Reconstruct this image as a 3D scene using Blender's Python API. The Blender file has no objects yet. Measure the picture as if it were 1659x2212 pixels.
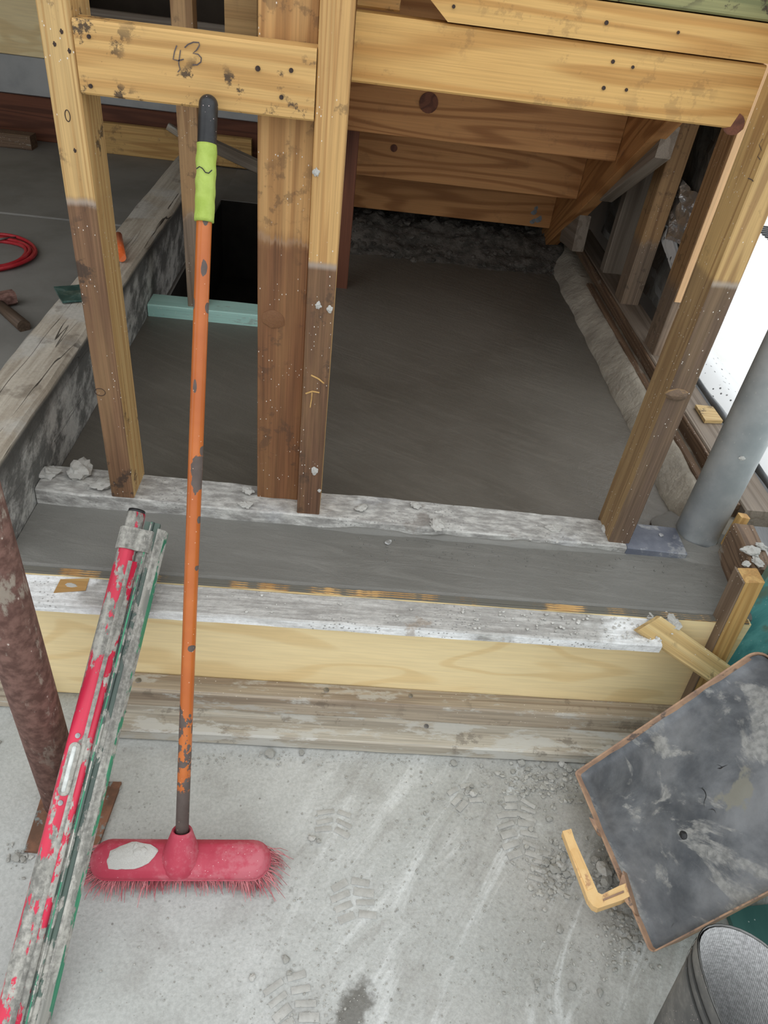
import bpy, bmesh, math, random
from mathutils import Vector, Matrix, noise as mnoise
from math import pi, sin, cos, radians
random.seed(7)
SC = bpy.context.scene
COL = SC.collection

# ------------------------------------------------------------------ camera
CAM_H = 1.38
F_PX = 1593.4
PITCH, ROLL, YAW = 0.676294, -0.140191, 0.095129
def cam_axes():
    cy, sy, cp, sp = cos(YAW), sin(YAW), cos(PITCH), sin(PITCH)
    fwd = Vector((sy*cp, cy*cp, -sp)); r0 = Vector((cy, -sy, 0)); d0 = fwd.cross(r0)
    right = cos(ROLL)*r0 + sin(ROLL)*d0
    down = -sin(ROLL)*r0 + cos(ROLL)*d0
    return right, down, fwd
RT, DN, FW = cam_axes()
cam = bpy.data.cameras.new('camera'); camo = bpy.data.objects.new('camera', cam); COL.objects.link(camo)
cam.sensor_fit = 'VERTICAL'; cam.sensor_height = 36.0; cam.lens = F_PX/2212*36.0
cam.clip_start = 0.02; cam.clip_end = 200
camo.matrix_world = Matrix(((RT.x, -DN.x, -FW.x, 0), (RT.y, -DN.y, -FW.y, 0), (RT.z, -DN.z, -FW.z, CAM_H), (0, 0, 0, 1)))
SC.camera = camo
CP = Vector((0, 0, CAM_H))
# measuring helpers: where the sight line of a picture point meets a plane of known position in the place
def sight(x, y): return RT*((x-829.5)/F_PX) + DN*((y-1106)/F_PX) + FW
def onx(x, y, v): d = sight(x, y); return CP + d*(v/d.x)
def ony(x, y, v): d = sight(x, y); return CP + d*(v/d.y)
def onz(x, y, v=0.0): d = sight(x, y); return CP + d*((v-CAM_H)/d.z)

# ------------------------------------------------------------------ world, exposure
W = bpy.data.worlds.new('overcast_sky'); SC.world = W; W.use_nodes = True
wn = W.node_tree; wbg = wn.nodes['Background']
wtc = wn.nodes.new('ShaderNodeTexCoord'); wsp = wn.nodes.new('ShaderNodeSeparateXYZ'); wn.links.new(wtc.outputs['Generated'], wsp.inputs[0])
wmr = wn.nodes.new('ShaderNodeMapRange'); wn.links.new(wsp.outputs[2], wmr.inputs[0])      # overcast sky: about twice as bright overhead than at the horizon
wmr.inputs[1].default_value = 0.0; wmr.inputs[2].default_value = 1.0; wmr.inputs[3].default_value = 0.62; wmr.inputs[4].default_value = 1.38
wn.links.new(wmr.outputs[0], wbg.inputs[1]); wbg.inputs[0].default_value = (0.955, 0.98, 1.0, 1)
SC.view_settings.view_transform = 'Standard'; SC.view_settings.look = 'None'
SC.view_settings.gamma = 1.0; SC.view_settings.use_curve_mapping = False
SC.view_settings.exposure = 0.74

# ------------------------------------------------------------------ material helpers
def lin(c):
    o = []
    for v in c[:3]:
        v /= 255.0
        o.append(v/12.92 if v <= 0.04045 else ((v+0.055)/1.055)**2.4)
    return (o[0], o[1], o[2], 1.0)
class G:
    def __init__(s, name):
        s.m = bpy.data.materials.new(name); s.m.use_nodes = True
        s.nt = s.m.node_tree; s.nt.nodes.clear()
        s.o = s.nt.nodes.new('ShaderNodeOutputMaterial'); s.b = s.nt.nodes.new('ShaderNodeBsdfPrincipled')
        s.nt.links.new(s.b.outputs[0], s.o.inputs[0])
    def put(s, sk, v):
        if v is None: return
        if isinstance(v, bpy.types.NodeSocket): s.nt.links.new(v, sk)
        elif isinstance(v, (int, float)) and sk.type == 'RGBA': sk.default_value = (v, v, v, 1)
        else: sk.default_value = v
    def nd(s, t): return s.nt.nodes.new('ShaderNode'+t)
    def obj(s): return s.nd('TexCoord').outputs['Object']
    def pos(s): return s.nd('NewGeometry').outputs['Position']
    def rnd(s): return s.nd('ObjectInfo').outputs['Random']
    def sep(s, v):
        n = s.nd('SeparateXYZ'); s.put(n.inputs[0], v); return n.outputs
    def map(s, v, sc=(1, 1, 1), loc=(0, 0, 0), rot=(0, 0, 0)):
        if any(rot):        # turn first, stretch afterwards
            r_ = s.nd('Mapping'); s.put(r_.inputs[0], v); r_.inputs[2].default_value = rot; v = r_.outputs[0]; rot = (0, 0, 0)
        n = s.nd('Mapping'); s.put(n.inputs[0], v); n.inputs[1].default_value = loc; n.inputs[2].default_value = rot
        n.inputs[3].default_value = sc; return n.outputs[0]
    def vadd(s, a, b):
        n = s.nd('VectorMath'); n.operation = 'ADD'; s.put(n.inputs[0], a); s.put(n.inputs[1], b); return n.outputs[0]
    def noise(s, v, scale, detail=4, rough=.55, dist=0):
        n = s.nd('TexNoise'); s.put(n.inputs['Vector'], v); n.inputs['Scale'].default_value = scale
        n.inputs['Detail'].default_value = detail; n.inputs['Roughness'].default_value = rough; n.inputs['Distortion'].default_value = dist
        return n.outputs[0]
    def vor(s, v, scale, feat='F1', out='Distance'):
        n = s.nd('TexVoronoi'); n.feature = feat; s.put(n.inputs['Vector'], v); n.inputs['Scale'].default_value = scale; return n.outputs[out]
    def math(s, op, a, b=None, c=None):
        n = s.nd('Math'); n.operation = op; s.put(n.inputs[0], a)
        if b is not None: s.put(n.inputs[1], b)
        if c is not None: s.put(n.inputs[2], c)
        return n.outputs[0]
    def thr(s, v, lo, hi):
        n = s.nd('MapRange'); n.interpolation_type = 'SMOOTHSTEP'; s.put(n.inputs[0], v)
        a, b, x, y = (lo, hi, 0, 1) if lo < hi else (hi, lo, 1, 0)
        n.inputs[1].default_value = a; n.inputs[2].default_value = b; n.inputs[3].default_value = x; n.inputs[4].default_value = y
        return n.outputs[0]
    def mix(s, f, a, b, mode='MIX'):
        n = s.nd('Mix'); n.data_type = 'RGBA'; n.blend_type = mode; n.clamp_factor = True
        s.put(n.inputs[0], f); s.put(n.inputs[6], a); s.put(n.inputs[7], b); return n.outputs[2]
    def bump(s, h, st=.3, d=.002, nrm=None):
        n = s.nd('Bump'); n.inputs['Strength'].default_value = st; n.inputs['Distance'].default_value = d
        s.put(n.inputs['Height'], h)
        if nrm: s.put(n.inputs['Normal'], nrm)
        return n.outputs[0]
    def out(s, col, rough=.7, metal=0.0, nrm=None, spec=None):
        s.put(s.b.inputs['Base Color'], col); s.put(s.b.inputs['Roughness'], rough); s.put(s.b.inputs['Metallic'], metal)
        if nrm: s.put(s.b.inputs['Normal'], nrm)
        if spec is not None: s.b.inputs['Specular IOR Level'].default_value = spec
        return s.m
    def rco(s):   # object coordinates shifted by a random amount for each object
        n = s.nd('CombineXYZ'); r = s.math('MULTIPLY', s.rnd(), 37.0)
        s.put(n.inputs[0], r); s.put(n.inputs[1], r); s.put(n.inputs[2], s.math('MULTIPLY', r, 1.7))
        return s.vadd(s.obj(), n.outputs[0])

def wood(name, light, dark, ring=9, across=13, stain=None, specks=0.0, smudge=0.0, rough=.65, fiber=.35, cement=0.0, cement_col=(168, 166, 160), tone=.5, bump=.25, soft=.02, side=1.0):
    g = G(name); c = g.rco()
    n1 = g.noise(g.map(c, (.55, across, across)), 1.0, 2, .4, .15)
    w = g.math('SINE', g.math('MULTIPLY', n1, ring*6.283))
    rings = g.math('POWER', g.thr(w, -.6, 1.0), 2.0)
    fib = g.noise(g.map(c, (5, 320, 320)), 1.0, 3, .6)
    big = g.noise(g.map(c, (2.5, 9, 9)), 1.0, 3)
    lc, dc = lin(light), lin(dark)
    col = g.mix(g.math('MULTIPLY', rings, .75), lc, dc)
    col = g.mix(g.math('MULTIPLY', g.thr(big, .35, .75), tone), col, g.mix(.5, lc, dc))
    col = g.mix(fiber, col, g.mix(g.thr(fib, .3, .7), (.55, .55, .55, 1), (1.25, 1.22, 1.2, 1)), 'MULTIPLY')
    if stain:
        zl, sc, amt = stain
        z = g.sep(g.pos())[2]
        e = g.math('ADD', z, g.math('MULTIPLY', g.math('SUBTRACT', g.noise(g.map(c, (14, 30, 30)), 1.0, 3), .5), soft))
        e = g.math('ADD', e, g.math('MULTIPLY', g.math('SUBTRACT', fib, .5), soft*.4))
        f = g.thr(e, zl+.004+soft*.3, zl-.004-soft*.3)
        ny = g.math('ABSOLUTE', g.sep(g.nd('NewGeometry').outputs['Normal'])[1])
        f = g.math('MULTIPLY', f, g.math('ADD', side, g.math('MULTIPLY', g.thr(ny, .4, .7), 1-side)))
        wet = g.mix(g.math('MULTIPLY', rings, .5), lin(sc), g.mix(.45, lin(sc), (0.02, .012, .008, 1)))
        wet = g.mix(.55, wet, g.mix(g.thr(fib, .35, .7), (.62, .6, .58, 1), (1.35, 1.3, 1.28, 1)), 'MULTIPLY')
        worn = g.thr(g.noise(g.map(c, (3, 25, 25)), 1.0, 4, .6), .38, .72)
        wet = g.mix(g.math('MULTIPLY', worn, .3), wet, g.mix(.5, lc, lin(sc)))
        col = g.mix(g.math('MULTIPLY', f, amt), col, wet)
        ridge = g.math('MULTIPLY', g.math('MULTIPLY', g.thr(g.math('ABSOLUTE', g.math('SUBTRACT', e, zl-.004)), .009, 0.0), .4 if soft < .03 else .12), g.thr(ny, .4, .7))
        col = g.mix(ridge, col, lin((200, 190, 178)))
    if smudge:
        s_ = g.noise(g.map(c, (30, 30, 30)), 1.0, 6, .7)
        m_ = g.noise(g.map(c, (7, 9, 9)), 1.0, 2)
        col = g.mix(g.math('MULTIPLY', g.math('MULTIPLY', g.thr(s_, .53, .6), g.thr(m_, .5-.08*(smudge > .82), .6-.08*(smudge > .82))), smudge), col, lin((58, 48, 42)))
    if cement:
        s_ = g.noise(g.map(c, (9, 26, 26)), 1.0, 7, .68)
        col = g.mix(g.math('MULTIPLY', g.thr(s_, .66-.3*cement, .74-.3*cement), .85), col, lin(cement_col))
    if specks:
        v_ = g.vor(g.map(c, (.6, 1, 1)), 150); mk = g.noise(c, 16, 2)
        col = g.mix(g.math('MULTIPLY', g.thr(v_, .14, .09), g.thr(mk, .62-.25*specks, .66-.25*specks)), col, lin((226, 220, 210)))
    h = g.math('ADD', fib, g.math('MULTIPLY', rings, .4))
    return g.out(col, rough, 0, g.bump(h, bump, .0012), .35)

STAIN = (112, 82, 62)
M_stud = wood('pine_stud_with_tide_stain', (200, 168, 114), (172, 132, 80), ring=12, across=26, stain=(.985, STAIN, .95), specks=.4, smudge=.8, soft=.012, side=.12)
M_studm = wood('pine_stud_with_sharp_stain', (198, 160, 104), (168, 124, 74), ring=12, across=26, stain=(.925, (104, 76, 58), 1.0), specks=.5, smudge=.5, soft=.004, side=.1)
M_post = wood('pine_post_with_soft_stain', (190, 150, 98), (150, 108, 64), ring=9, across=10, stain=(.945, (116, 78, 52), .95), specks=.4, smudge=.4, soft=.06)
M_studr = wood('pine_corner_stud_stain', (190, 158, 106), (146, 112, 72), ring=9, across=20, stain=(.965, (104, 86, 72), 1.0), specks=.6, smudge=.3, soft=.012, side=.55)
M_pine = wood('honey_pine', (206, 168, 108), (176, 132, 76), ring=14, across=9, smudge=.9, fiber=.3)
M_header = wood('header_pine', (208, 168, 104), (176, 128, 68), ring=16, across=8, smudge=.22, fiber=.28)
M_riser = wood('stair_pine', (190, 138, 86), (138, 88, 46), ring=17, across=6, smudge=.15, fiber=.25)
M_redpine = wood('dark_red_pine', (112, 68, 48), (76, 44, 30), ring=10, across=9)
M_brownw = wood('brown_weathered_timber', (122, 100, 80), (84, 66, 52), ring=10, across=18, specks=.6, cement=.2, cement_col=(140, 133, 122))
M_greyw = wood('grey_weathered_timber', (172, 160, 142), (136, 120, 102), ring=7, across=16, specks=.2, cement=.4, cement_col=(182, 179, 171), smudge=.3, fiber=.5)
M_greyw2 = wood('grey_silvered_timber', (186, 180, 166), (152, 143, 128), ring=6, across=16, cement=.6, cement_col=(190, 189, 182), smudge=.4, fiber=.5)
M_right = wood('greyed_wall_stud', (172, 138, 98), (128, 96, 66), ring=9, across=14, stain=(.66, (128, 114, 100), .9), specks=.3, smudge=.4, soft=.08)
M_mist = wood('grey_cut_end_timber', (140, 129, 116), (112, 99, 86), ring=6, across=16)
M_green = wood('green_treated_timber', (152, 150, 104), (96, 104, 72), ring=16, across=10, smudge=.9)
M_block = wood('tan_fibre_block', (164, 134, 90), (148, 116, 74), ring=2, across=30, smudge=.4)
M_stake = wood('new_pine_stake', (200, 162, 102), (168, 126, 72), ring=7, across=14, specks=.15, smudge=.35)
M_stakeside = wood('grey_brown_pine_stake', (128, 110, 92), (98, 80, 64), ring=6, across=14, specks=.3)
M_skylit = wood('pale_orange_skylit_pine', (226, 186, 140), (200, 150, 104), ring=7, across=18)  # stud colour brightened to paint in skylight from the right

def mat_ply():
    g = G('birch_faced_plywood'); c = g.obj()
    n1 = g.noise(g.map(c, (1.7, 5, 5)), 1.0, 2, .4, .6)
    w = g.thr(g.math('SINE', g.math('MULTIPLY', n1, 34)), .55, 1.0)
    f = g.noise(g.map(c, (10, 160, 160)), 1.0, 3)
    col = g.mix(g.math('MULTIPLY', w, .5), lin((242, 222, 174)), lin((222, 190, 132)))
    col = g.mix(g.math('MULTIPLY', g.thr(g.noise(g.map(c, (2, 4, 4)), 1.0, 3), .4, .7), .4), col, lin((226, 200, 148)))
    col = g.mix(.25, col, g.mix(g.thr(f, .3, .7), (.75, .72, .7, 1), (1.12, 1.1, 1.08, 1)), 'MULTIPLY')
    return g.out(col, .6, 0, g.bump(f, .08, .001), .3)
M_ply = mat_ply()
M_plystrip = wood('raw_ply_strip', (216, 190, 138), (184, 152, 100), ring=7, across=14, smudge=.7, specks=.2)

def mat_whiteboard(name, base_w=.5, grey=(172, 171, 168), brown=(140, 120, 98), white=(238, 240, 240), streak=(6, 60, 60), topgrey=False):
    g = G(name); c = g.obj(); x = g.sep(c)
    st = g.noise(g.map(c, streak), 1.0, 6, .65)
    nz = g.sep(g.nd('NewGeometry').outputs['Normal'])[2]
    blot = g.noise(c, 9, 6, .62)
    col = g.mix(g.thr(st, .35, .65), lin(grey), lin(white))
    ce = g.noise(c, 5, 7, .6)
    col = g.mix(g.thr(ce, .5-.12*(1-base_w), .6-.12*(1-base_w)), col, g.mix(g.thr(g.noise(g.map(c, (30, 80, 80)), 1.0, 4), .35, .7), lin((150, 148, 144)), lin((196, 195, 190))))
    if topgrey:
        gt_ = g.mix(g.thr(g.noise(g.map(c, (9, 90, 90)), 1.0, 6, .7), .35, .68), lin((146, 143, 138)), lin((190, 188, 183)))
        xe = g.math('ABSOLUTE', g.math('ADD', x[0], -.04)); wob = g.math('MULTIPLY', g.noise(c, 12, 5, .6), .2)
        keep = g.thr(g.math('ADD', xe, wob), .60, .56)
        col = g.mix(g.math('MULTIPLY', g.math('MULTIPLY', g.thr(nz, .5, .8), keep), .9), col, gt_)
    col = g.mix(g.math('MULTIPLY', g.thr(blot, .64, .69), .5), col, lin(brown))
    sp = g.thr(g.vor(c, 130), .3, .2); mk = g.thr(g.noise(c, 7, 3), .5, .6)
    col = g.mix(g.math('MULTIPLY', sp, g.math('MULTIPLY', mk, .8)), col, lin((140, 139, 136)))
    hh = g.math('ADD', st, g.math('MULTIPLY', g.noise(c, 120, 3), .6))
    return g.out(g.mix(.4, col, g.mix(g.thr(g.noise(c, 95, 5, .7), .32, .68), (.72, .72, .72, 1), (1.15, 1.15, 1.15, 1)), 'MULTIPLY'), .85, 0, g.bump(g.math('ADD', hh, g.noise(c, 38, 5, .65)), .7, .004), .2)
M_white = mat_whiteboard('flaking_white_painted_board', 1.9, (204, 204, 202), topgrey=True)
M_plate = mat_whiteboard('cement_caked_plate', -.2, (150, 150, 150), (120, 112, 104), (208, 208, 205), streak=(16, 34, 34))
def mat_patch():
    return wood('bare_wood_patch', (186, 152, 98), (160, 122, 74), ring=3, across=30, fiber=.3)
M_patch = mat_patch()

def mat_wet(name, col_a, col_b, rough=.42, streak_rot=.5, spk=.35):
    g = G(name); c = g.pos()
    a = g.noise(g.map(c, (1, 1, 1)), 2.2, 5, .55, .4)
    tr = g.noise(g.map(c, (5, 34, 6), rot=(0, 0, streak_rot)), 1.0, 6, .66, 1.4)
    fi = g.noise(c, 240, 3)
    col = g.mix(g.thr(a, .3, .7), lin(col_a), lin(col_b))
    col = g.mix(g.math('MULTIPLY', g.thr(tr, .45, .7), .4), col, lin(tuple(v*1.12 for v in col_b)))
    r = g.math('ADD', rough-.08, g.math('MULTIPLY', a, .2))
    h = g.math('ADD', g.math('MULTIPLY', tr, .8), g.math('ADD', g.math('MULTIPLY', fi, .25), g.math('MULTIPLY', g.noise(c, 11, 6, .6, .6), 1.1)))
    return g.out(col, r, 0, g.bump(h, spk*1.5, .005), .5)
M_slab = mat_wet('fresh_wet_slab_concrete', (92, 88, 80), (106, 102, 94))
M_strip = mat_wet('fresh_wet_strip_concrete', (106, 105, 100), (119, 118, 113), .5, .1, .35)

def mat_floor():
    g = G('dusty_concrete_floor'); c = g.pos()
    big = g.noise(c, 1.6, 5, .55, .5); mid = g.noise(c, 7, 6, .62, .4)
    swipe = g.noise(g.map(c, (15, 2.6, 1), rot=(0, 0, .55)), 1.0, 7, .66, .9)
    fine = g.noise(c, 160, 4, .65)
    col = g.mix(g.thr(big, .3, .7), lin((170, 172, 168)), lin((186, 187, 184)))
    col = g.mix(g.math('MULTIPLY', g.thr(mid, .48, .68), .55), col, lin((150, 149, 144)))
    x, y, _ = g.sep(c)
    dusty = g.thr(g.math('ADD', x, g.math('MULTIPLY', big, .5)), .05, .45)
    col = g.mix(g.math('MULTIPLY', g.thr(g.math('ADD', x, g.math('MULTIPLY', mid, .3)), .3, .62), .8), col, g.mix(g.thr(mid, .35, .65), lin((150, 149, 143)), lin((172, 171, 166))))
    col = g.mix(g.math('MULTIPLY', g.math('MULTIPLY', g.thr(swipe, .5, .66), dusty), .75), col, lin((205, 207, 205)))
    col = g.mix(g.math('MULTIPLY', g.math('MULTIPLY', g.thr(swipe, .46, .36), dusty), .5), col, lin((152, 150, 145)))
    # damp spill spot
    dx = g.math('SUBTRACT', x, .105); dy = g.math('SUBTRACT', y, .42)
    u = g.math('ADD', g.math('MULTIPLY', dx, .9), g.math('MULTIPLY', dy, -.42)); v = g.math('ADD', g.math('MULTIPLY', dx, .42), g.math('MULTIPLY', dy, .9))
    rr = g.math('SQRT', g.math('ADD', g.math('POWER', g.math('DIVIDE', u, .026), 2), g.math('POWER', g.math('DIVIDE', v, .05), 2)))
    rr = g.math('ADD', rr, g.math('MULTIPLY', g.math('SUBTRACT', g.noise(c, 45, 5, .65), .5), 1.6))
    col = g.mix(g.math('MULTIPLY', g.thr(rr, 1.25, .6), .8), col, lin((84, 80, 72)))
    col = g.mix(g.math('MULTIPLY', g.thr(g.vor(c, 36), .1, .05), g.thr(g.noise(c, 5, 2), .5, .6)), col, lin((132, 131, 126)))
    col = g.mix(g.math('MULTIPLY', g.math('MULTIPLY', g.thr(g.noise(c, 52, 5, .7), .58, .66), g.thr(g.noise(c, 3.2, 4), .42, .6)), .5), col, lin((128, 126, 120)))
    col = g.mix(.45, col, g.mix(g.thr(fine, .3, .7), (.72, .72, .72, 1), (1.14, 1.14, 1.14, 1)), 'MULTIPLY')
    h = g.math('ADD', g.math('MULTIPLY', fine, .5), g.math('ADD', mid, g.math('MULTIPLY', g.math('MULTIPLY', g.noise(c, 34, 5, .6), dusty), 1.6)))
    return g.out(col, .75, 0, g.bump(h, .45, .004), .3)
M_floor = mat_floor()
def mat_simple_noise(name, a, b, scale, rough=.8, bump=.4, dist=.004, detail=6, metal=0, spec=.3, c3=None):
    g = G(name); c = g.obj(); n = g.noise(c, scale, detail, .62); n2 = g.noise(c, scale*6, 4)
    col = g.mix(g.thr(n, .35, .65), lin(a), lin(b))
    if c3: col = g.mix(g.thr(g.noise(c, scale*1.7, 5, .65, .3), .56, .66), col, lin(c3))
    return g.out(col, rough, metal, g.bump(g.math('ADD', n, g.math('MULTIPLY', n2, .5)), bump, dist), spec)
M_crumb = mat_simple_noise('dried_mortar_crumb', (172, 170, 164), (204, 203, 198), 40)
M_stone = mat_simple_noise('grey_mortar_stone', (146, 145, 139), (176, 175, 169), 60)
M_dust = mat_simple_noise('floor_dust', (160, 159, 154), (178, 177, 172), 30)
M_curb = mat_simple_noise('rough_cast_concrete', (150, 144, 132), (178, 172, 158), 9, .9, .8, .012)
M_soil = mat_simple_noise('dark_rubble_soil', (66, 63, 58), (104, 99, 92), 22, .95, .8, .01)
M_leftslab = mat_simple_noise('left_bay_concrete', (124, 122, 117), (140, 138, 133), 3, .7, .2, .003)
M_ground = mat_simple_noise('pale_yard_concrete', (238, 238, 235), (246, 246, 244), 4, .9, .2)
M_pit = mat_simple_noise('black_pit_soil_shade', (22, 20, 18), (34, 31, 28), 8, .9)  # near-black soil tone, also paints the pit walls into deep shade
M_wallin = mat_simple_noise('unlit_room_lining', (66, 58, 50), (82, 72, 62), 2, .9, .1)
def mat_sleeper():
    g = G('weathered_sleeper'); c = g.obj(); x, y, z = g.sep(c)
    gr = g.noise(g.map(c, (2.2, 55, 55)), 1.0, 6, .65, .2); bl = g.noise(c, 6, 6, .62); fi = g.noise(c, 120, 4, .65)
    col = g.mix(g.thr(gr, .35, .65), lin((160, 150, 135)), lin((188, 180, 166)))
    col = g.mix(g.math('MULTIPLY', g.thr(bl, .5, .64), .6), col, lin((186, 185, 180)))
    col = g.mix(g.math('MULTIPLY', g.thr(g.noise(c, 9, 5, .6), .58, .68), .5), col, lin((98, 88, 76)))
    crack = g.noise(g.map(c, (1.1, 15, 15), loc=(3, 1, 2)), 1.0, 3, .5, .1)
    cr = g.math('MULTIPLY', g.thr(g.math('ABSOLUTE', g.math('SUBTRACT', crack, .5)), .009, .003), g.thr(g.noise(c, 3.5, 2), .42, .55))
    col = g.mix(g.math('MULTIPLY', cr, .9), col, lin((44, 38, 33)))
    sidef = g.thr(z, .112, .098)
    sc = g.noise(g.map(c, (10, 10, 16), rot=(0, .5, 0)), 1.0, 7, .7)
    sd = g.mix(g.thr(sc, .42, .6), lin((104, 104, 101)), lin((184, 183, 178)))
    sd = g.mix(g.thr(g.math('ADD', z, g.math('MULTIPLY', bl, .09)), .10, .14), sd, lin((86, 85, 82)))
    col = g.mix(sidef, col, sd)
    col = g.mix(.35, col, g.mix(g.thr(fi, .3, .7), (.7, .7, .7, 1), (1.15, 1.15, 1.15, 1)), 'MULTIPLY')
    h = g.math('ADD', g.math('SUBTRACT', gr, g.math('MULTIPLY', cr, 2)), g.math('MULTIPLY', sc, .7))
    return g.out(col, .88, 0, g.bump(h, .6, .004), .2)
M_sleeper = mat_sleeper()
M_teal = wood('pale_teal_painted_timber', (172, 212, 202), (152, 196, 186), ring=3, across=14, specks=.5, cement=.3, cement_col=(150, 160, 152), fiber=.2)
def mat_tealwall():
    g = G('scuffed_teal_paint'); c = g.obj()
    n = g.noise(g.map(c, (6, 6, 2.5)), 1.0, 6, .65, .8)
    col = g.mix(g.thr(n, .4, .65), lin((74, 140, 140)), lin((112, 180, 176)))
    col = g.mix(g.math('MULTIPLY', g.thr(g.noise(c, 9, 6, .65), .5, .62), .75), col, lin((116, 122, 98)))
    col = g.mix(g.math('MULTIPLY', g.thr(g.vor(c, 80), .12, .07), .6), col, lin((200, 208, 204)))
    return g.out(col, .5, 0, g.bump(n, .2, .003), .4)
M_tealwall = mat_tealwall()
def mat_greendark():
    g = G('dark_green_painted_board'); c = g.obj()
    n = g.noise(g.map(c, (12, 3, 3)), 1.0, 5, .6)
    col = g.mix(g.thr(n, .35, .65), lin((60, 98, 94)), lin((74, 114, 108)))
    col = g.mix(g.thr(g.vor(c, 60), .1, .05), col, lin((180, 190, 186)))
    return g.out(col, .45, 0, g.bump(n, .1, .002), .4)
M_greendark = mat_greendark()
def mat_pipe():
    g = G('galvanised_downpipe'); c = g.obj()
    n = g.noise(c, 12, 6, .6); n2 = g.noise(c, 70, 4)
    col = g.mix(g.thr(n, .35, .68), lin((186, 193, 196)), lin((210, 214, 215)))
    sp = g.math('MULTIPLY', g.thr(g.vor(g.map(c, (.5, 1, 1)), 120), .15, .09), g.thr(g.noise(c, 14, 2), .5, .58))
    col = g.mix(sp, col, lin((222, 224, 222)))
    return g.out(col, .62, .25, g.bump(n2, .15, .002), .4)
M_pipe = mat_pipe()
def mat_rust():
    g = G('rusty_steel'); c = g.obj()
    n = g.noise(g.map(c, (1, 1, 1)), 60, 5, .6); b = g.noise(c, 9, 5, .6)
    col = g.mix(g.thr(n, .35, .68), lin((106, 78, 70)), lin((148, 114, 104)))
    col = g.mix(g.math('MULTIPLY', g.thr(b, .5, .7), .5), col, lin((112, 82, 76)))
    x, y, z = g.sep(c)
    hi = g.thr(x, .1, .3)
    cm = g.thr(g.noise(g.map(c, (9, 22, 22)), 1.0, 7, .7), .56, .64)
    col = g.mix(g.math('MULTIPLY', cm, g.math('ADD', .12, g.math('MULTIPLY', hi, .6))), col, lin((188, 180, 166)))
    sp = g.math('MULTIPLY', g.thr(g.vor(g.map(c, (.6, 1, 1)), 70), .12, .07), g.thr(g.noise(c, 12, 2), .52, .6))
    col = g.mix(sp, col, lin((220, 205, 195)))
    return g.out(col, .85, .1, g.bump(n, .5, .002), .3)
M_rust = mat_rust()
M_rustplate = mat_simple_noise('rusty_base_plate', (96, 72, 58), (130, 92, 72), 24, .85, .4, .002, c3=(124, 134, 132))
def mat_handle():
    g = G('orange_painted_tube_chipped'); c = g.obj(); x = g.sep(c)[0]   # x runs 0 .. length from foot to top
    n = g.noise(g.map(c, (48, 60, 60), loc=(2.3, .7, 1.1)), 1.0, 5, .6)
    lowf = g.thr(x, .315, .255)
    lev = g.math('SUBTRACT', .80, g.math('MULTIPLY', lowf, g.math('ADD', .27, g.math('MULTIPLY', g.thr(x, .25, .12), .06))))
    chip = g.thr(g.math('SUBTRACT', n, lev), -.008, .008)
    low2 = g.thr(g.math('ADD', x, g.math('MULTIPLY', n, .05)), .145, .138)
    chip = g.math('MAXIMUM', chip, low2)
    # single chips: (distance up the handle, side position, length, width)
    yy = g.sep(c)[1]
    for (cx, cy, lx, ly) in ((.675, -.006, .031, .0105), (1.05, -.004, .009, .0045), (.982, -.004, .012, .004), (.808, .003, .010, .0028), (.382, -.006, .006, .0055), (.925, -.0105, .008, .003), (.93, .0105, .009, .003), (.52, -.009, .005, .003), (.71, -.0105, .008, .003), (.60, -.010, .006, .0025)):
        e1 = g.math('POWER', g.math('DIVIDE', g.math('SUBTRACT', x, cx), lx), 2); e2 = g.math('POWER', g.math('DIVIDE', g.math('SUBTRACT', yy, cy), ly), 2)
        rr = g.math('ADD', g.math('ADD', e1, e2), g.math('MULTIPLY', g.math('SUBTRACT', g.noise(g.map(c, (60, 90, 0)), 1.0, 3), .5), 2.2))
        chip = g.math('MAXIMUM', chip, g.math('MULTIPLY', g.thr(rr, 1.05, .9), g.thr(g.sep(c)[2], -.002, .0)))
    col = g.mix(g.thr(g.noise(c, 8, 4), .35, .65), lin((172, 90, 36)), lin((186, 104, 46)))
    col = g.mix(chip, col, g.mix(g.noise(c, 60, 4), lin((70, 60, 56)), lin((104, 92, 86))))
    col = g.mix(g.math('MULTIPLY', g.thr(g.vor(c, 90), .1, .05), .6), col, lin((225, 195, 170)))
    r = g.math('ADD', .28, g.math('MULTIPLY', chip, .4))
    return g.out(col, r, 0, g.bump(g.math('SUBTRACT', 1.0, chip), .5, .0006), .5)
M_handle = mat_handle()
def mat_plastic(name, a, b, dusty, rough=.45, scale=14, amt=.5):
    g = G(name); c = g.obj(); n = g.noise(c, scale, 6, .62); f = g.noise(c, scale*9, 4, .6)
    col = g.mix(g.thr(n, .35, .65), lin(a), lin(b))
    col = g.mix(g.math('MULTIPLY', g.thr(g.math('ADD', g.math('MULTIPLY', n, .6), g.math('MULTIPLY', f, .4)), .47, .62), amt), col, lin(dusty))
    col = g.mix(g.math('MULTIPLY', g.math('MULTIPLY', g.thr(g.vor(c, 150), .12, .07), g.thr(g.noise(c, 22, 2), .5, .58)), .7), col, lin((236, 214, 214)))
    return g.out(col, rough, 0, g.bump(f, .12, .001), .4)
M_broom = mat_plastic('faded_red_broom_plastic', (166, 50, 70), (176, 64, 82), (184, 112, 120), .55, 12, .55)
M_bristle = mat_simple_noise('pink_bristles', (168, 84, 92), (204, 130, 134), 40, .6, 0)
M_tape = mat_simple_noise('lime_masking_tape', (152, 174, 74), (168, 188, 94), 25, .6, .6, .004, spec=.3)
M_black = mat_plastic('black_rubber', (30, 31, 33), (38, 39, 41), (70, 70, 70), .38, 20, .2)
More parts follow.
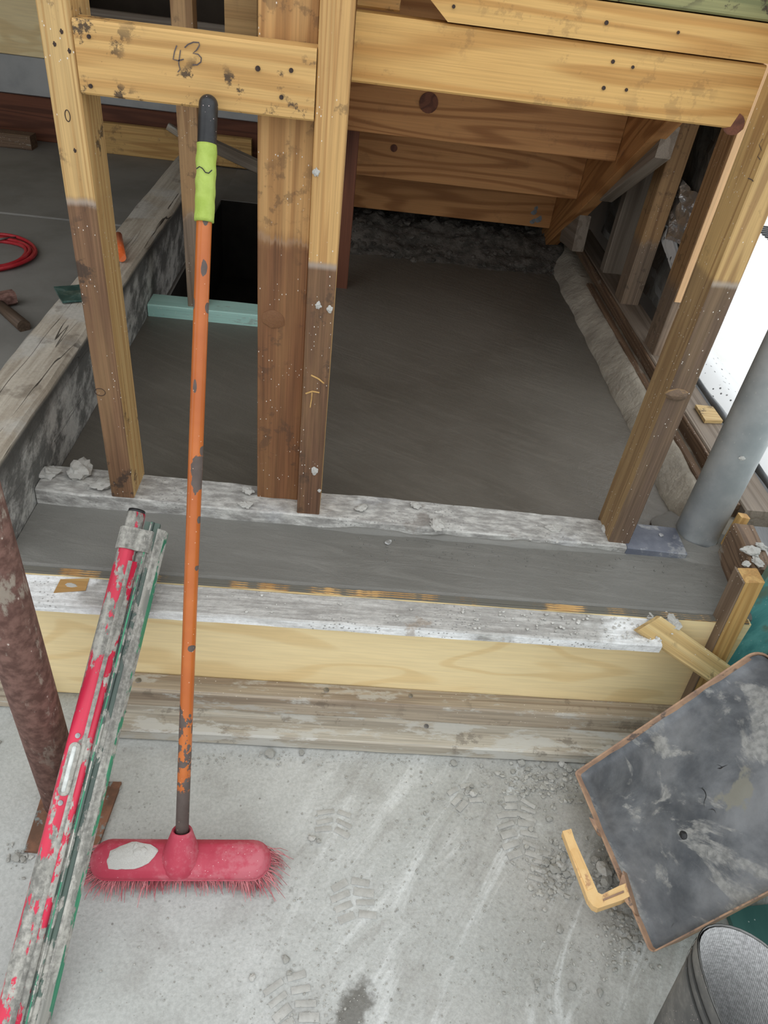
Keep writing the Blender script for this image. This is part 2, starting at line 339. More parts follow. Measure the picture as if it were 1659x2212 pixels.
def mat_screed(name, paint, dark, cement_amt, seed):
    g = G(name); c = g.vadd(g.obj(), (seed, seed, seed))
    n = g.noise(g.map(c, (14, 30, 30)), 1.0, 6, .66); f = g.noise(c, 110, 4, .65); l = g.noise(g.map(c, (3, 60, 60)), 1.0, 4)
    p = g.mix(g.thr(l, .35, .65), lin(paint), lin(dark))
    cem = g.mix(g.thr(g.math('ADD', g.math('MULTIPLY', f, .5), g.math('MULTIPLY', g.noise(g.map(c, (6, 70, 70)), 1.0, 5), .5)), .35, .65), lin((112, 111, 106)), lin((176, 174, 166)))
    m = g.thr(n, .60-.25*cement_amt, .63-.25*cement_amt)
    return g.out(g.mix(m, p, cem), g.math('ADD', .4, g.math('MULTIPLY', m, .45)), 0, g.bump(g.math('ADD', g.math('MULTIPLY', m, .8), g.math('MULTIPLY', f, .5)), .45, .0015), .4)
M_scred = mat_screed('red_tube_with_cement', (206, 46, 76), (188, 40, 66), .48, 0)
M_scgreen = mat_screed('green_blade_with_cement', (62, 150, 110), (48, 116, 90), .4, 5)
M_scweb = mat_screed('dark_cement_streaked_web', (78, 96, 86), (62, 74, 70), .42, 7)
M_scgrey = mat_screed('cement_grey_aluminium', (150, 148, 140), (126, 126, 120), .75, 9)
M_clamp = mat_screed('cement_coated_clamp', (160, 158, 150), (140, 138, 132), .7, 3)
M_vial = mat_simple_noise('scratched_clear_vial', (176, 180, 176), (216, 220, 216), 30, .2, .1, .001, spec=.6)
def mat_trayin():
    g = G('black_tray_with_cement_film'); c = g.obj()
    a = g.noise(c, 7, 8, .62, .25); b = g.noise(g.map(c, (9, 5, 3), rot=(0, 0, .6)), 1.0, 8, .66, .5); f = g.noise(c, 90, 4)
    col = g.mix(g.thr(a, .33, .68), lin((70, 74, 79)), lin((128, 131, 134)))
    col = g.mix(g.math('MULTIPLY', g.thr(b, .50, .56), .7), col, g.mix(g.thr(f, .35, .65), lin((134, 135, 132)), lin((170, 170, 166))))
    col = g.mix(g.math('MULTIPLY', g.thr(g.noise(c, 8, 5, .6), .62, .66), .85), col, lin((132, 131, 120)))
    wv = g.nd('TexNoise'); g.put(wv.inputs[0], c); wv.inputs['Scale'].default_value = 14
    ed = g.vor(g.vadd(c, g.map(wv.outputs[1], (.09, .09, .09))), 9, 'DISTANCE_TO_EDGE'); ck = g.math('MULTIPLY', g.thr(ed, .010, .003), g.thr(g.noise(c, 9, 3), .58, .64))
    col = g.mix(ck, col, lin((30, 31, 33)))
    h = g.math('ADD', g.math('ADD', a, b), g.math('SUBTRACT', g.math('MULTIPLY', f, .25), ck))
    return g.out(col, g.math('ADD', .38, g.math('MULTIPLY', b, .4)), 0, g.bump(h, .5, .004), .4)
M_trayin = mat_trayin()
M_trayout = mat_simple_noise('orange_worn_plastic', (150, 122, 104), (182, 148, 120), 22, .7, .25, .002, c3=(112, 98, 90))
M_trayhandle = mat_simple_noise('faded_orange_handle', (226, 184, 124), (236, 200, 144), 16, .5, .15, .002, c3=(190, 146, 108))
M_boot = mat_plastic('dusty_black_rubber_boot', (84, 84, 83), (108, 107, 104), (136, 134, 128), .6, 9, .5)
M_rim = mat_simple_noise('worn_grey_rubber_rim', (132, 132, 130), (160, 160, 158), 30, .7, .1)
def mat_lining():
    g = G('white_knit_lining'); c = g.obj()
    n = g.nd('TexWave'); g.put(n.inputs[0], g.map(c, (1, 1, 1), rot=(.5, .3, .6))); n.inputs['Scale'].default_value = 130
    f = g.noise(c, 200, 3)
    h = g.math('ADD', n.outputs['Fac'], f)
    return g.out(g.mix(g.thr(f, .3, .7), lin((168, 168, 168)), lin((206, 206, 206))), .95, 0, g.bump(h, .4, .0015), .1)
M_lining = mat_lining()
M_poly = mat_simple_noise('black_polythene_dusty', (62, 66, 70), (92, 96, 98), 7, .4, .3, .01, spec=.5)
def mat_splat():
    g = G('white_splattered_sheet'); c = g.obj()
    v = g.vor(g.map(c, (1, .55, 1), rot=(0, 0, .5)), 55); m = g.noise(c, 9, 3)
    sp = g.math('MULTIPLY', g.thr(v, .24, .16), g.thr(m, .4, .55))
    return g.out(g.mix(sp, lin((222, 224, 224)), lin((66, 66, 66))), .6, 0, None, .3)
M_splat = mat_splat()
M_foil = mat_simple_noise('silver_foil', (205, 208, 210), (228, 230, 232), 20, .28, .5, .01, metal=.9)
M_wrap = mat_simple_noise('dull_grey_building_wrap', (84, 82, 78), (116, 113, 107), 9, .55, .4, .01, metal=.3)
M_cable = mat_plastic('red_cable', (168, 34, 44), (182, 44, 52), (150, 90, 90), .45, 30, .3)
M_steel = mat_simple_noise('dull_steel', (120, 120, 122), (160, 160, 160), 30, .4, .1, .001, metal=.8)
M_darkwoodh = wood('dark_tool_handle', (92, 76, 62), (66, 52, 42), ring=4, across=40)
M_hole = mat_simple_noise('rusty_nail_head', (48, 38, 34), (70, 54, 46), 80, .7, .1)
M_pencil = mat_simple_noise('pencil_graphite', (74, 66, 66), (96, 86, 84), 60, .6, 0)
M_orangeobj = mat_plastic('orange_plastic', (214, 96, 40), (224, 108, 52), (200, 130, 100), .4)
M_darkplate = mat_simple_noise('dark_slate_blue_paint', (88, 92, 104), (112, 116, 126), 14, .5, .3, .002, c3=(150, 152, 154))
M_greyboard = mat_simple_noise('pale_grey_board', (150, 152, 152), (172, 173, 172), 4, .8, .1)
M_ceil = mat_simple_noise('roof_soffit_board', (150, 140, 124), (168, 158, 142), 3, .9, .1)
M_oil = mat_plastic('dark_green_wrap', (36, 62, 58), (52, 84, 78), (110, 124, 118), .35, 16, .4)

# ------------------------------------------------------------------ object helpers
def wloc(o):
    v = Vector((0, 0, 0))
    while o is not None:
        v += o.location; o = o.parent
    return v
def link(name, me, mat, parent=None, mw=None):
    o = bpy.data.objects.new(name, me); COL.objects.link(o)
    if mat is not None and len(me.materials) == 0: me.materials.append(mat)
    mw = mw or Matrix()
    if parent is not None:
        o.parent = parent
        par = PW[parent.name]
        o.matrix_basis = par.inverted() @ mw
    else: o.matrix_basis = mw
    PW[o.name] = mw.copy()
    return o
PW = {}
def tag(o, label, cat, group=None):
    o['label'] = label; o['category'] = cat
    if group: o['group'] = group
    return o
def struct(o): o['kind'] = 'structure'; return o
def thing(name, label, cat, loc, group=None):
    o = bpy.data.objects.new(name, None); COL.objects.link(o); o.empty_display_size = .05
    o.matrix_basis = Matrix.Translation(loc); PW[o.name] = Matrix.Translation(loc)
    return tag(o, label, cat, group)
def mesh(name, V, Fc, smooth=False):
    me = bpy.data.meshes.new(name); me.from_pydata([tuple(v) for v in V], [], Fc); me.update()
    bm = bmesh.new(); bm.from_mesh(me); bmesh.ops.recalc_face_normals(bm, faces=bm.faces); bm.to_mesh(me); bm.free()
    if smooth:
        for p in me.polygons: p.use_smooth = True
    return me
def frame(x, up):
    x = Vector(x).normalized(); up = Vector(up); y = up.cross(x).normalized(); z = x.cross(y)
    return Matrix(((x.x, y.x, z.x), (x.y, y.y, z.y), (x.z, y.z, z.z)))
def beam(name, p0, p1, w, h, mat, parent=None, up=(0, 0, 1), bev=.002, seg=1, amp=0.0, freq=14, k=1, cut0=0.0, cut1=0.0, smooth=False, sk0=0.0):
    """straight timber: local x along its length, w across, h towards up; amp roughens it; cut0/cut1 slant the ends"""
    p0, p1 = Vector(p0), Vector(p1); L = (p1-p0).length
    R3 = frame(p1-p0, up); mid = (p0+p1)/2
    ring = []
    cs = [(-w/2, -h/2), (w/2, -h/2), (w/2, h/2), (-w/2, h/2)]
    for i in range(4):
        a, b = Vector(cs[i]), Vector(cs[(i+1) % 4]); d = (b-a).normalized()
        a2, b2 = a+d*bev, b-d*bev
        for j in range(k+1): ring.append(a2.lerp(b2, j/k))
    n = len(ring); V = []; Fc = []
    off = random.random()*50
    for s in range(seg+1):
        t = s/seg
        for (yy, zz) in ring:
            sh = (cut0*zz+sk0*yy)*(1-t)+cut1*zz*t
            v = Vector((-L/2+L*t+sh, yy, zz))
            if amp:
                q = Vector((v.x*freq*.6+off, v.y*freq*2, v.z*freq*2)); nv = mnoise.noise_vector(q)+.5*mnoise.noise_vector(q*3)
                nv.x *= .3; v += nv*amp
            V.append(v)
    for s in range(seg):
        for i in range(n):
            Fc.append((s*n+i, s*n+(i+1) % n, (s+1)*n+(i+1) % n, (s+1)*n+i))
    Fc.append(tuple(range(n))); Fc.append(tuple(seg*n+i for i in range(n)))
    return link(name, mesh(name, V, Fc, smooth), mat, parent, Matrix.Translation(mid) @ R3.to_4x4())
def box(name, x0, x1, y0, y1, z0, z1, mat, parent=None, axis='x', **kw):
    cx, cy, cz = (x0+x1)/2, (y0+y1)/2, (z0+z1)/2
    if axis == 'x': return beam(name, (x0, cy, cz), (x1, cy, cz), y1-y0, z1-z0, mat, parent, **kw)
    if axis == 'y': return beam(name, (cx, y0, cz), (cx, y1, cz), x1-x0, z1-z0, mat, parent, **kw)
    return beam(name, (cx, cy, z0), (cx, cy, z1), x1-x0, y1-y0, mat, parent, up=(0, 1, 0), **kw)
def tube(name, p0, p1, r, mat, parent=None, r1=None, seg=24, up=(0, 0, 1), start0=True, caps=True, rings=1, wall=0):
    """round bar; local x starts at p0"""
    p0, p1 = Vector(p0), Vector(p1); L = (p1-p0).length; r1 = r if r1 is None else r1
    R3 = frame(p1-p0, up); V = []; Fc = []
    prof = [(L*i/rings, r+(r1-r)*i/rings) for i in range(rings+1)]
    if wall: prof = prof+[(L, r1-wall), (L-.03, r1-wall)]
    for (x, rr) in prof:
        for i in range(seg): a = 2*pi*i/seg; V.append((x, rr*cos(a), rr*sin(a)))
    m = len(prof)
    for s in range(m-1):
        for i in range(seg): Fc.append((s*seg+i, s*seg+(i+1) % seg, (s+1)*seg+(i+1) % seg, (s+1)*seg+i))
    if caps:
        Fc.append(tuple(range(seg))); Fc.append(tuple((m-1)*seg+i for i in range(seg)))
    me = mesh(name, V, Fc)
    for p in me.polygons: p.use_smooth = len(p.vertices) == 4
    return link(name, me, mat, parent, Matrix.Translation(p0) @ R3.to_4x4())
def path_tube(name, pts, r, mat, parent=None, seg=8, closed=False):
    pts = [Vector(p) for p in pts]; V = []; Fc = []; n = len(pts); prev = None
    c0 = pts[0].copy()
    for i, p in enumerate(pts):
        t = ((pts[(i+1) % n] if (closed or i < n-1) else p)-(pts[i-1] if (closed or i > 0) else p)).normalized()
        if prev is None: prev = Vector((0, 0, 1)) if abs(t.z) < .9 else Vector((1, 0, 0))
        a = (prev-t*prev.dot(t)).normalized(); b = t.cross(a); prev = a
        for j in range(seg): q = 2*pi*j/seg; V.append(p-c0+a*(r*cos(q))+b*(r*sin(q)))
    for i in range(n if closed else n-1):
        for j in range(seg):
            i2 = (i+1) % n; Fc.append((i*seg+j, i*seg+(j+1) % seg, i2*seg+(j+1) % seg, i2*seg+j))
    if not closed: Fc.append(tuple(range(seg))); Fc.append(tuple((n-1)*seg+j for j in range(seg)))
    return link(name, mesh(name, V, Fc, True), mat, parent, Matrix.Translation(c0))
def prism(name, poly, d, mat, parent=None, o=(0, 0, 0)):
    """outline (world points in one plane) pushed along vector d"""
    d = Vector(d); P = [Vector(p) for p in poly]; c = sum(P, Vector())/len(P); n = len(P)
    V = [p-c for p in P]+[p-c+d for p in P]
    Fc = [tuple(range(n)), tuple(range(n, 2*n))]+[(i, (i+1) % n, n+(i+1) % n, n+i) for i in range(n)]
    return link(name, mesh(name, V, Fc), mat, parent, Matrix.Translation(c))
def grid(name, x0, x1, y0, y1, nx, ny, zf, mat, parent=None, skirt=0.0, smooth=True):
    V = []; Fc = []; cx, cy = (x0+x1)/2, (y0+y1)/2
    for j in range(ny+1):
        for i in range(nx+1):
            x = x0+(x1-x0)*i/nx; y = y0+(y1-y0)*j/ny; V.append((x-cx, y-cy, zf(x, y)))
    for j in range(ny):
        for i in range(nx): a = j*(nx+1)+i; Fc.append((a, a+1, a+nx+2, a+nx+1))
    if skirt:
        b = [i for i in range(nx+1)]+[(j)*(nx+1)+nx for j in range(1, ny+1)]+[ny*(nx+1)+i for i in range(nx-1, -1, -1)]+[j*(nx+1) for j in range(ny-1, 0, -1)]
        k = len(V); zb = min(v[2] for v in V)-skirt
        V += [(V[i][0], V[i][1], zb) for i in b]; n = len(b)
        Fc += [(b[i], b[(i+1) % n], k+(i+1) % n, k+i) for i in range(n)]; Fc.append(tuple(k+i for i in range(n)))
    return link(name, mesh(name, V, Fc, smooth), mat, parent, Matrix.Translation((cx, cy, 0)))
def rock_mesh(name, sub=1, jit=.28, flat=.7):
    bm = bmesh.new(); bmesh.ops.create_icosphere(bm, subdivisions=sub, radius=1)
    o = random.random()*90
    for v in bm.verts:
        v.co *= 1+jit*2*(mnoise.noise(v.co*1.3+Vector((o, o, o))))+random.uniform(-jit, jit)*.4
        v.co.z *= flat
    me = bpy.data.meshes.new(name); bm.to_mesh(me); bm.free(); return me
def rocks_stuff(name, items, mat, parent=None):
    """many crumbs joined: items = (x, y, z, size)"""
    V = []; Fc = []
    protos = []
    for q in range(6):
        me = rock_mesh('p', 1, .3, .75); protos.append(([v.co.copy() for v in me.vertices], [tuple(p.vertices) for p in me.polygons])); bpy.data.meshes.remove(me)
    for (x, y, z, s) in items:
        pv, pf = random.choice(protos); a = random.random()*6.28; ca, sa = cos(a), sin(a); k = len(V); sx = s*random.uniform(.7, 1.3)
        for v in pv: V.append((x+(v.x*ca-v.y*sa)*sx, y+(v.x*sa+v.y*ca)*s, z+v.z*s*.8+s*.35))
        Fc += [tuple(k+i for i in f) for f in pf]
    me = bpy.data.meshes.new(name); me.from_pydata(V, [], Fc); me.update()
    o = link(name, me, mat, parent); o['kind'] = 'stuff'; return o
def dots(name, spots, nrm, r, mat, parent, depth=.0015):
    """small round heads lying on a face"""
    for p in spots:
        p = Vector(p); n = Vector(nrm)
        tube(name, p-n*.003, p+n*depth, r*random.uniform(.8, 1.15), mat, parent, seg=10, up=(0, .3, 1) if abs(n.z) < .9 else (0, 1, 0))
def stroke(name, pts, w, nrm, mat, parent):
    """thin pencil stroke on a face"""
    pts = [Vector(p) for p in pts]; n = Vector(nrm); V = []; Fc = []; c = pts[0].copy()
    for i, p in enumerate(pts):
        t = (pts[min(i+1, len(pts)-1)]-pts[max(i-1, 0)]).normalized(); s = n.cross(t).normalized()*w/2
        V += [p-c+s+n*.0004, p-c-s+n*.0004]
    for i in range(len(pts)-1): Fc.append((2*i, 2*i+1, 2*i+3, 2*i+2))
    return link(name, mesh(name, V, Fc), mat, parent, Matrix.Translation(c))

# ------------------------------------------------------------------ the setting
ZC, ZS = .352, .362          # inner slab level, front strip level
floor = struct(grid('floor', -2.6, 2.2, -1.6, 1.02, 120, 66, lambda x, y: .0015*mnoise.noise(Vector((x*5, y*5, 0)))-.0008, M_floor, skirt=.08))
strip = struct(prism('floor_strip', [(-.6, 1.018, .30), (-.6, 1.018, ZS-.006), (-.6, 1.021, ZS-.002), (-.6, 1.027, ZS), (-.6, 1.21, ZS), (-.6, 1.21, .30)], (1.47, 0, 0), M_strip))
slab = struct(prism('floor_slab', [(-.6, 1.27, .2), (.86, 1.27, .2), (.86, 3.3, .2), (-.12, 3.3, .2), (-.12, 2.17, .2), (-.6, 2.17, .2)], (0, 0, ZC-.2), M_slab))
lslab = struct(box('floor_left_bay', -3.6, -.60, 1.0, 4.6, -.12, .30, M_leftslab, bev=.001))
struct(box('floor_left_bay_step', -3.6, -.73, 3.02, 4.6, .29, .306, M_leftslab, bev=.002))
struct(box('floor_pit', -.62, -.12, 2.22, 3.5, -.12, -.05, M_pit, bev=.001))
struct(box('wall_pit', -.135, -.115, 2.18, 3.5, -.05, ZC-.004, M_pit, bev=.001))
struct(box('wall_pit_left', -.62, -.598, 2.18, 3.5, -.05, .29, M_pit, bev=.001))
struct(box('wall_pit_back_shade_panel', -.62, -.12, 3.48, 3.5, -.12, .297, M_pit, bev=.001))  # black panel added so the pit's back face stays dark
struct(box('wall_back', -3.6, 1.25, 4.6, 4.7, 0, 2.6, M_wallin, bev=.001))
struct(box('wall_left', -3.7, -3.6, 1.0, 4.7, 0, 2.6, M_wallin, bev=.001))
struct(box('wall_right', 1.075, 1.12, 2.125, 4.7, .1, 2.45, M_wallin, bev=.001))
struct(box('floor_back_bay', -.6, 1.1, 3.5, 4.6, -.12, .30, M_leftslab, bev=.001))
struct(box('ceiling', -3.7, 1.3, 1.12, 4.7, 2.45, 2.55, M_ceil, bev=.001))
struct(box('ground_yard', 1.22, 9, -1.6, 9, .0, .17, M_ground, bev=.001))
# cast curb along the right edge of the slab: rough sloping face
V = []; Fc = []; NY = 60
prof = [(.80, .20), (.806, .352), (.812, .366), (.832, .385), (.852, .402), (.862, .412), (.885, .410), (.93, .410), (.93, .20)]
for j in range(NY+1):
    y = 1.27+(3.15-1.27)*j/NY
    for i, (x, z) in enumerate(prof):
        q = Vector((x*9, y*9, z*9)); am = .007 if 1 <= i <= 6 else 0
        nv = mnoise.noise_vector(q)+.6*mnoise.noise_vector(q*2.7)
        V.append((x+nv.x*am, y, z+nv.z*am*.6))
m = len(prof)
for j in range(NY):
    for i in range(m-1): Fc.append((j*m+i, j*m+i+1, (j+1)*m+i+1, (j+1)*m+i))
Fc.append(tuple(range(m))); Fc.append(tuple(NY*m+i for i in range(m)))
curb = struct(link('trim_1', mesh('curb', V, Fc, True), M_curb)); curb['label'] = 'rough cast concrete curb along the right edge of the slab'

# ------------------------------------------------------------------ rubble soil at the foot of the stairs
def soil_z(x, y):
    t = max(0, min(1, (y-2.78)/.3)); b = ZC-.012+.085*t*t*(3-2*t)
    n = mnoise.noise(Vector((x*9, y*9, 1)))*.02+mnoise.noise(Vector((x*26, y*26, 5)))*.014+abs(mnoise.noise(Vector((x*50, y*50, 3))))*.012
    return b+n*(.25+t)
so = tag(grid('soil_heap', -.1, .86, 2.76, 3.42, 96, 66, soil_z, M_soil, skirt=.05), 'dark crumbly soil heap at the foot of the stairs behind the slab', 'soil'); so['kind'] = 'stuff'
it = []
for _ in range(420):
    x = random.uniform(-.08, .84); y = 2.84+.45*random.random()**1.2; it.append((x, y, soil_z(x, y)-.004, random.choice((.006, .008, .011, .016))))
rocks_stuff('clod', it, M_soil, so)

# ------------------------------------------------------------------ old timber sleeper on the left
sl = tag(beam('timber_sleeper', (-.665, 1.035, .425), (-.658, 3.3, .425), .125, .235, M_sleeper, bev=.008, seg=70, amp=.0035, freq=9, k=4), 'long weathered grey timber sleeper running back along the left of the slab', 'timber')
wr = tag(beam('plastic_sheet_scrap', onz(152, 640, .548)+Vector((-.03, 0, 0)), onz(175, 632, .548)+Vector((.035, .02, 0)), .10, .006, M_oil, bev=.002, seg=6, amp=.003, k=3), 'dark green plastic scrap folded over the sleeper behind the left stud', 'plastic scrap')
og = tag(tube('orange_plug', onz(262, 556, .562), onz(256, 508, .562), .013, M_orangeobj, r1=.010, seg=16), 'small orange plastic plug on the weathered sleeper', 'plug')

# ------------------------------------------------------------------ wall frame: plate, studs, nogging, header
ZP = .398
wf = thing('wall_frame', 'open pine wall frame with cement-caked bottom plate, studs, nogging and header', 'wall frame', (0, 1.24, ZC))
pl = beam('bottom_plate', (-.60, 1.243, .376), (.655, 1.232, .356), .088, .046, M_plate, wf, bev=.003, seg=120, amp=.0028, freq=16, k=4)
pe = beam('plate_end', (.648, 1.231, .357), (.783, 1.229, .353), .090, .046, M_darkplate, wf, bev=.002, seg=6, amp=.0008, k=2)
pe['label'] = 'dark slate-blue painted end of the plate beside the grey pipe'
dots('screw', [onz(1428, 1156, .378)], (0, 0, 1), .006, M_steel, pe)
s1 = box('stud', -.446, -.401, 1.2, 1.288, .396, 2.45, M_stud, wf, 'z', seg=12, amp=.0006)
s2 = box('stud', -.067, -.020, 1.2, 1.288, .388, 2.45, M_studm, wf, 'z', seg=12, amp=.0006)
s3 = box('packing_stud', -.155, -.0685, 1.243, 1.288, .388, 2.45, M_post, wf, 'z', seg=12, amp=.0006)
s4 = beam('stud', (.632, 1.245, .372), (.634, 1.245, 2.45), .046, .09, M_studr, wf, up=(0, 1, 0), seg=24, amp=.0012, k=2)
ng = box('nogging', -.400, -.068, 1.198, 1.242, 1.134, 1.226, M_pine, wf, bev=.003, seg=8, amp=.0006)
hd = box('header', -.019, .607, 1.292, 1.337, 1.176, 1.266, M_header, wf, bev=.003)
hu = prism('header_plate', [(.115, 1.287, 1.2685), (.607, 1.287, 1.2685), (.607, 1.287, 1.3175), (.055, 1.287, 1.3175)], (0, .09, 0), M_header, wf)
hb = box('header_block', -.019, .045, 1.33, 1.375, 1.2685, 1.345, M_pine, wf, bev=.003)
gt = box('treated_beam', -.019, .72, 1.283, 1.33, 1.3195, 1.46, M_green, wf, bev=.003); gt['label'] = 'green treated beam above the header'
# offcut packed on top of the nogging line
blk = box('packing_block', *(sorted((ony(485, 40, 1.33).x, ony(555, 40, 1.33).x))), 1.33, 1.36, ony(520, 92, 1.33).z, 1.36, M_block, wf, bev=.004)
mm_dot = rock_mesh('dot', 2, .4, 1)
# nail holes and pencil marks
def nogp(x, y): return ony(x, y, 1.1975)
dots('nail', [nogp(557, 148), nogp(629, 152), nogp(608, 210), nogp(192, 79), nogp(196, 186)], (0, -1, 0), .0032, M_hole, ng)
stroke('pencil_mark', [nogp(*p) for p in ((382, 98), (377, 112), (374, 128), (385, 131), (397, 128))], .0016, (0, -1, 0), M_pencil, ng)
stroke('pencil_mark', [nogp(*p) for p in ((390, 108), (388, 122), (386, 137), (389, 150), (384, 156))], .0014, (0, -1, 0), M_pencil, ng)
stroke('pencil_mark', [nogp(*p) for p in ((399, 103), (406, 96), (418, 91), (430, 92), (431, 98), (425, 108), (417, 115), (428, 117), (435, 125), (434, 134), (426, 140), (416, 140))], .0016, (0, -1, 0), M_pencil, ng)
dots('nail', [ony(1324, 133, 1.2915), ony(1367, 145, 1.2915), ony(1304, 190, 1.2915), ony(1353, 194, 1.2915)], (0, -1, 0), .0028, M_hole, hd)
dots('nail', [ony(980, 14, 1.2865), ony(1310, 49, 1.2865), ony(1465, 70, 1.2865)], (0, -1, 0), .0026, M_hole, hu)
kn = tube('knot', ony(1585, 268, 1.2925), ony(1585, 268, 1.2912), .016, M_redpine, hd, seg=14)
def sfp(x, y): return onx(x, y, .6085)
stroke('pencil_mark', [sfp(*p) for p in ((1648, 300), (1640, 312), (1645, 325), (1637, 338), (1642, 345))], .0014, (-1, 0, 0), M_pencil, s4)
stroke('pencil_mark', [sfp(*p) for p in ((1616, 385), (1624, 388), (1628, 392))], .0014, (-1, 0, 0), M_pencil, s4)
def ring_knot(par, c, n, r, sy=1.0, cnt=20):
    c = Vector(c); n = Vector(n); a = n.cross(Vector((0, 0, 1))).normalized(); b = Vector((0, 0, 1))
    path_tube('knot', [c+a*(r*cos(2*pi*k/cnt))+b*(r*sy*sin(2*pi*k/cnt)) for k in range(cnt)], .0007, M_hole, par, 5, True)
ring_knot(s1, ony(146, 250, 1.1998), (0, -1, 0), .0035, 2.2)
ring_knot(s1, ony(216, 847, 1.1998), (0, -1, 0), .0095, .8)
for px, py in ((162, 325), (133, 68), (150, 110), (118, 95)): link('knot', mm_dot, M_hole, s1, Matrix.Translation(ony(px, py, 1.1998)) @ Matrix.Diagonal((.0022, .0005, .003, 1)))
# knot bulge on the corner stud
kb = link('knot', rock_mesh('knot', 2, .12, .8), M_studr, s4, Matrix.Translation(ony(1462, 852, 1.2)) @ Matrix.Diagonal((.024, .008, .016, 1)))
link('knot', rock_mesh('knot', 2, .1, .8), M_post, s3, Matrix.Translation(ony(590, 690, 1.2425)) @ Matrix.Diagonal((.022, .003, .022, 1)))
stroke('scrape', [ony(*p, 1.1995) for p in ((660, 850), (675, 845), (690, 848))], .003, (0, -1, 0), M_stake, s2)
stroke('scrape', [ony(*p, 1.1995) for p in ((674, 848), (673, 862), (670, 880))], .002, (0, -1, 0), M_stake, s2)
stroke('scrape', [ony(*p, 1.1995) for p in ((672, 810), (688, 818), (700, 828))], .003, (0, -1, 0), M_stake, s2)
def flaky(o):
    bm = bmesh.new(); bmesh.ops.create_icosphere(bm, subdivisions=3, radius=1); of = Vector((o*7.3, o*3.1, o))
    for v in bm.verts:
        d = v.co.normalized(); v.co = d*(1+.5*mnoise.noise(d*1.6+of)+.32*mnoise.noise(d*4+of)+.2*mnoise.noise(d*9+of)); v.co.z *= .7
    me = bpy.data.meshes.new('mortar'); bm.to_mesh(me); bm.free(); return me
mm = [flaky(k+1) for k in range(4)]
def lump(p, s, sz=None, par=None, i=0, name='mortar_splat'):
    return link(name, mm[i % 4], M_crumb, par, Matrix.Translation(p) @ Matrix.Rotation(i*1.9, 4, 'Z') @ Matrix.Diagonal((s, s*.7, sz or s*.5, 1)))
for i, (px, py, s) in enumerate(((683, 372, .006), (687, 660, .006), (712, 668, .006), (680, 1017, .008), (690, 1060, .004))):
    p = ony(px, py, 1.199); link('plaster_spot', mm[i % 4], M_crumb, s2, Matrix.Translation(p) @ Matrix.Diagonal((s*.8, .0022, s*1.4, 1)))

# dried mortar lumps lying on the plate
def lab_lump(px, py, z, s, label, i, sz=None):
    q = onz(px, py, z); o = lump(q+Vector((0, 0, s*.12)), s, sz, None, i, 'mortar_lump'); tag(o, label, 'mortar lump', 'dried mortar lumps on the bottom plate')
lab_lump(100, 1023, .40, .024, 'dried mortar lump at the left end of the plate against the sleeper', 0)
lab_lump(172, 1018, .40, .033, 'widest flaky mortar lump on the plate left of the first stud', 1)
lab_lump(222, 1047, .40, .024, 'flattened mortar lump touching the left stud foot', 2, .007)
lab_lump(536, 1060, .40, .013, 'mortar dab beside the wide post foot on the plate', 3)
lab_lump(530, 1091, .395, .013, 'mortar dab on the plate edge right of the broom handle', 0)
lab_lump(943, 1136, .388, .020, 'white mortar lump on the plate in the middle of the wide bay', 1)
lab_lump(780, 1098, .392, .014, 'thin mortar skin on the plate just right of the double post', 2, .005)
lab_lump(898, 1092, .390, .012, 'small pale mortar chip at the back of the plate', 3, .005)
lab_lump(1195, 1142, .380, .016, 'white mortar patch on the plate left of the corner stud', 0, .006)
lab_lump(1308, 1150, .372, .022, 'wet grey mortar packed round the corner stud foot', 1, .013)
it = []
for _ in range(260):
    px = random.gauss(980, 90) if random.random() < .6 else random.uniform(720, 1290)
    py = 1062+(px-700)*.09+random.uniform(8, 48); q = onz(px, py, .392); it.append((q.x, q.y, .392-.02*(q.x+.4)/1.05+.002, random.uniform(.0012, .0038)))
for _ in range(90):
    px = random.uniform(1130, 1290); py = 1120+(px-1140)*.08+random.uniform(0, 40); q = onz(px, py, .385); it.append((q.x, q.y, .376, random.uniform(.0015, .0045)))
rocks_stuff('mortar_grit', it, M_crumb, wf)
# wet mortar haunch smeared along the plate foot
NV = 90; V = []; Fc = []
for j in range(NV+1):
    x = -.02+.67*j/NV; a = .009+.009*mnoise.noise(Vector((x*8, 0, 0)))+.005*mnoise.noise(Vector((x*30, 2, 0))); a *= min(1, j/14, (NV-j)/14)
    yb = 1.197-.012*(x+.6)/1.3; V += [(x, yb-.004-a*.5, ZS-.002), (x, yb-.003, ZS+a*.9), (x, yb+.01, ZS+a*1.0), (x, yb+.012, ZS-.004)]
for j in range(NV):
    for i in range(3): Fc.append((j*4+i, j*4+i+1, j*4+5+i, j*4+4+i))
fil = link('mortar_fillet', mesh('fillet', V, Fc, True), M_strip, wf)

# bits lying on the strip
tag(link('plaster_flake', rock_mesh('flake', 2, .3, .4), M_white, None, Matrix.Translation(onz(838, 1171, ZS+.002)) @ Matrix.Rotation(.8, 4, 'Z') @ Matrix.Diagonal((.010, .006, .004, 1))), 'white plaster flake lying on the fresh concrete strip', 'plaster flake')
it = []
for _ in range(150):
    px = random.uniform(700, 1560); py = 1150+(px-700)*.085+abs(random.gauss(0, 26)); q = onz(px, py, ZS)
    if 1.04 < q.y < 1.19: it.append((q.x, q.y, ZS, random.uniform(.0008, .0026)))
rocks_stuff('concrete_grit', it, M_strip, strip)

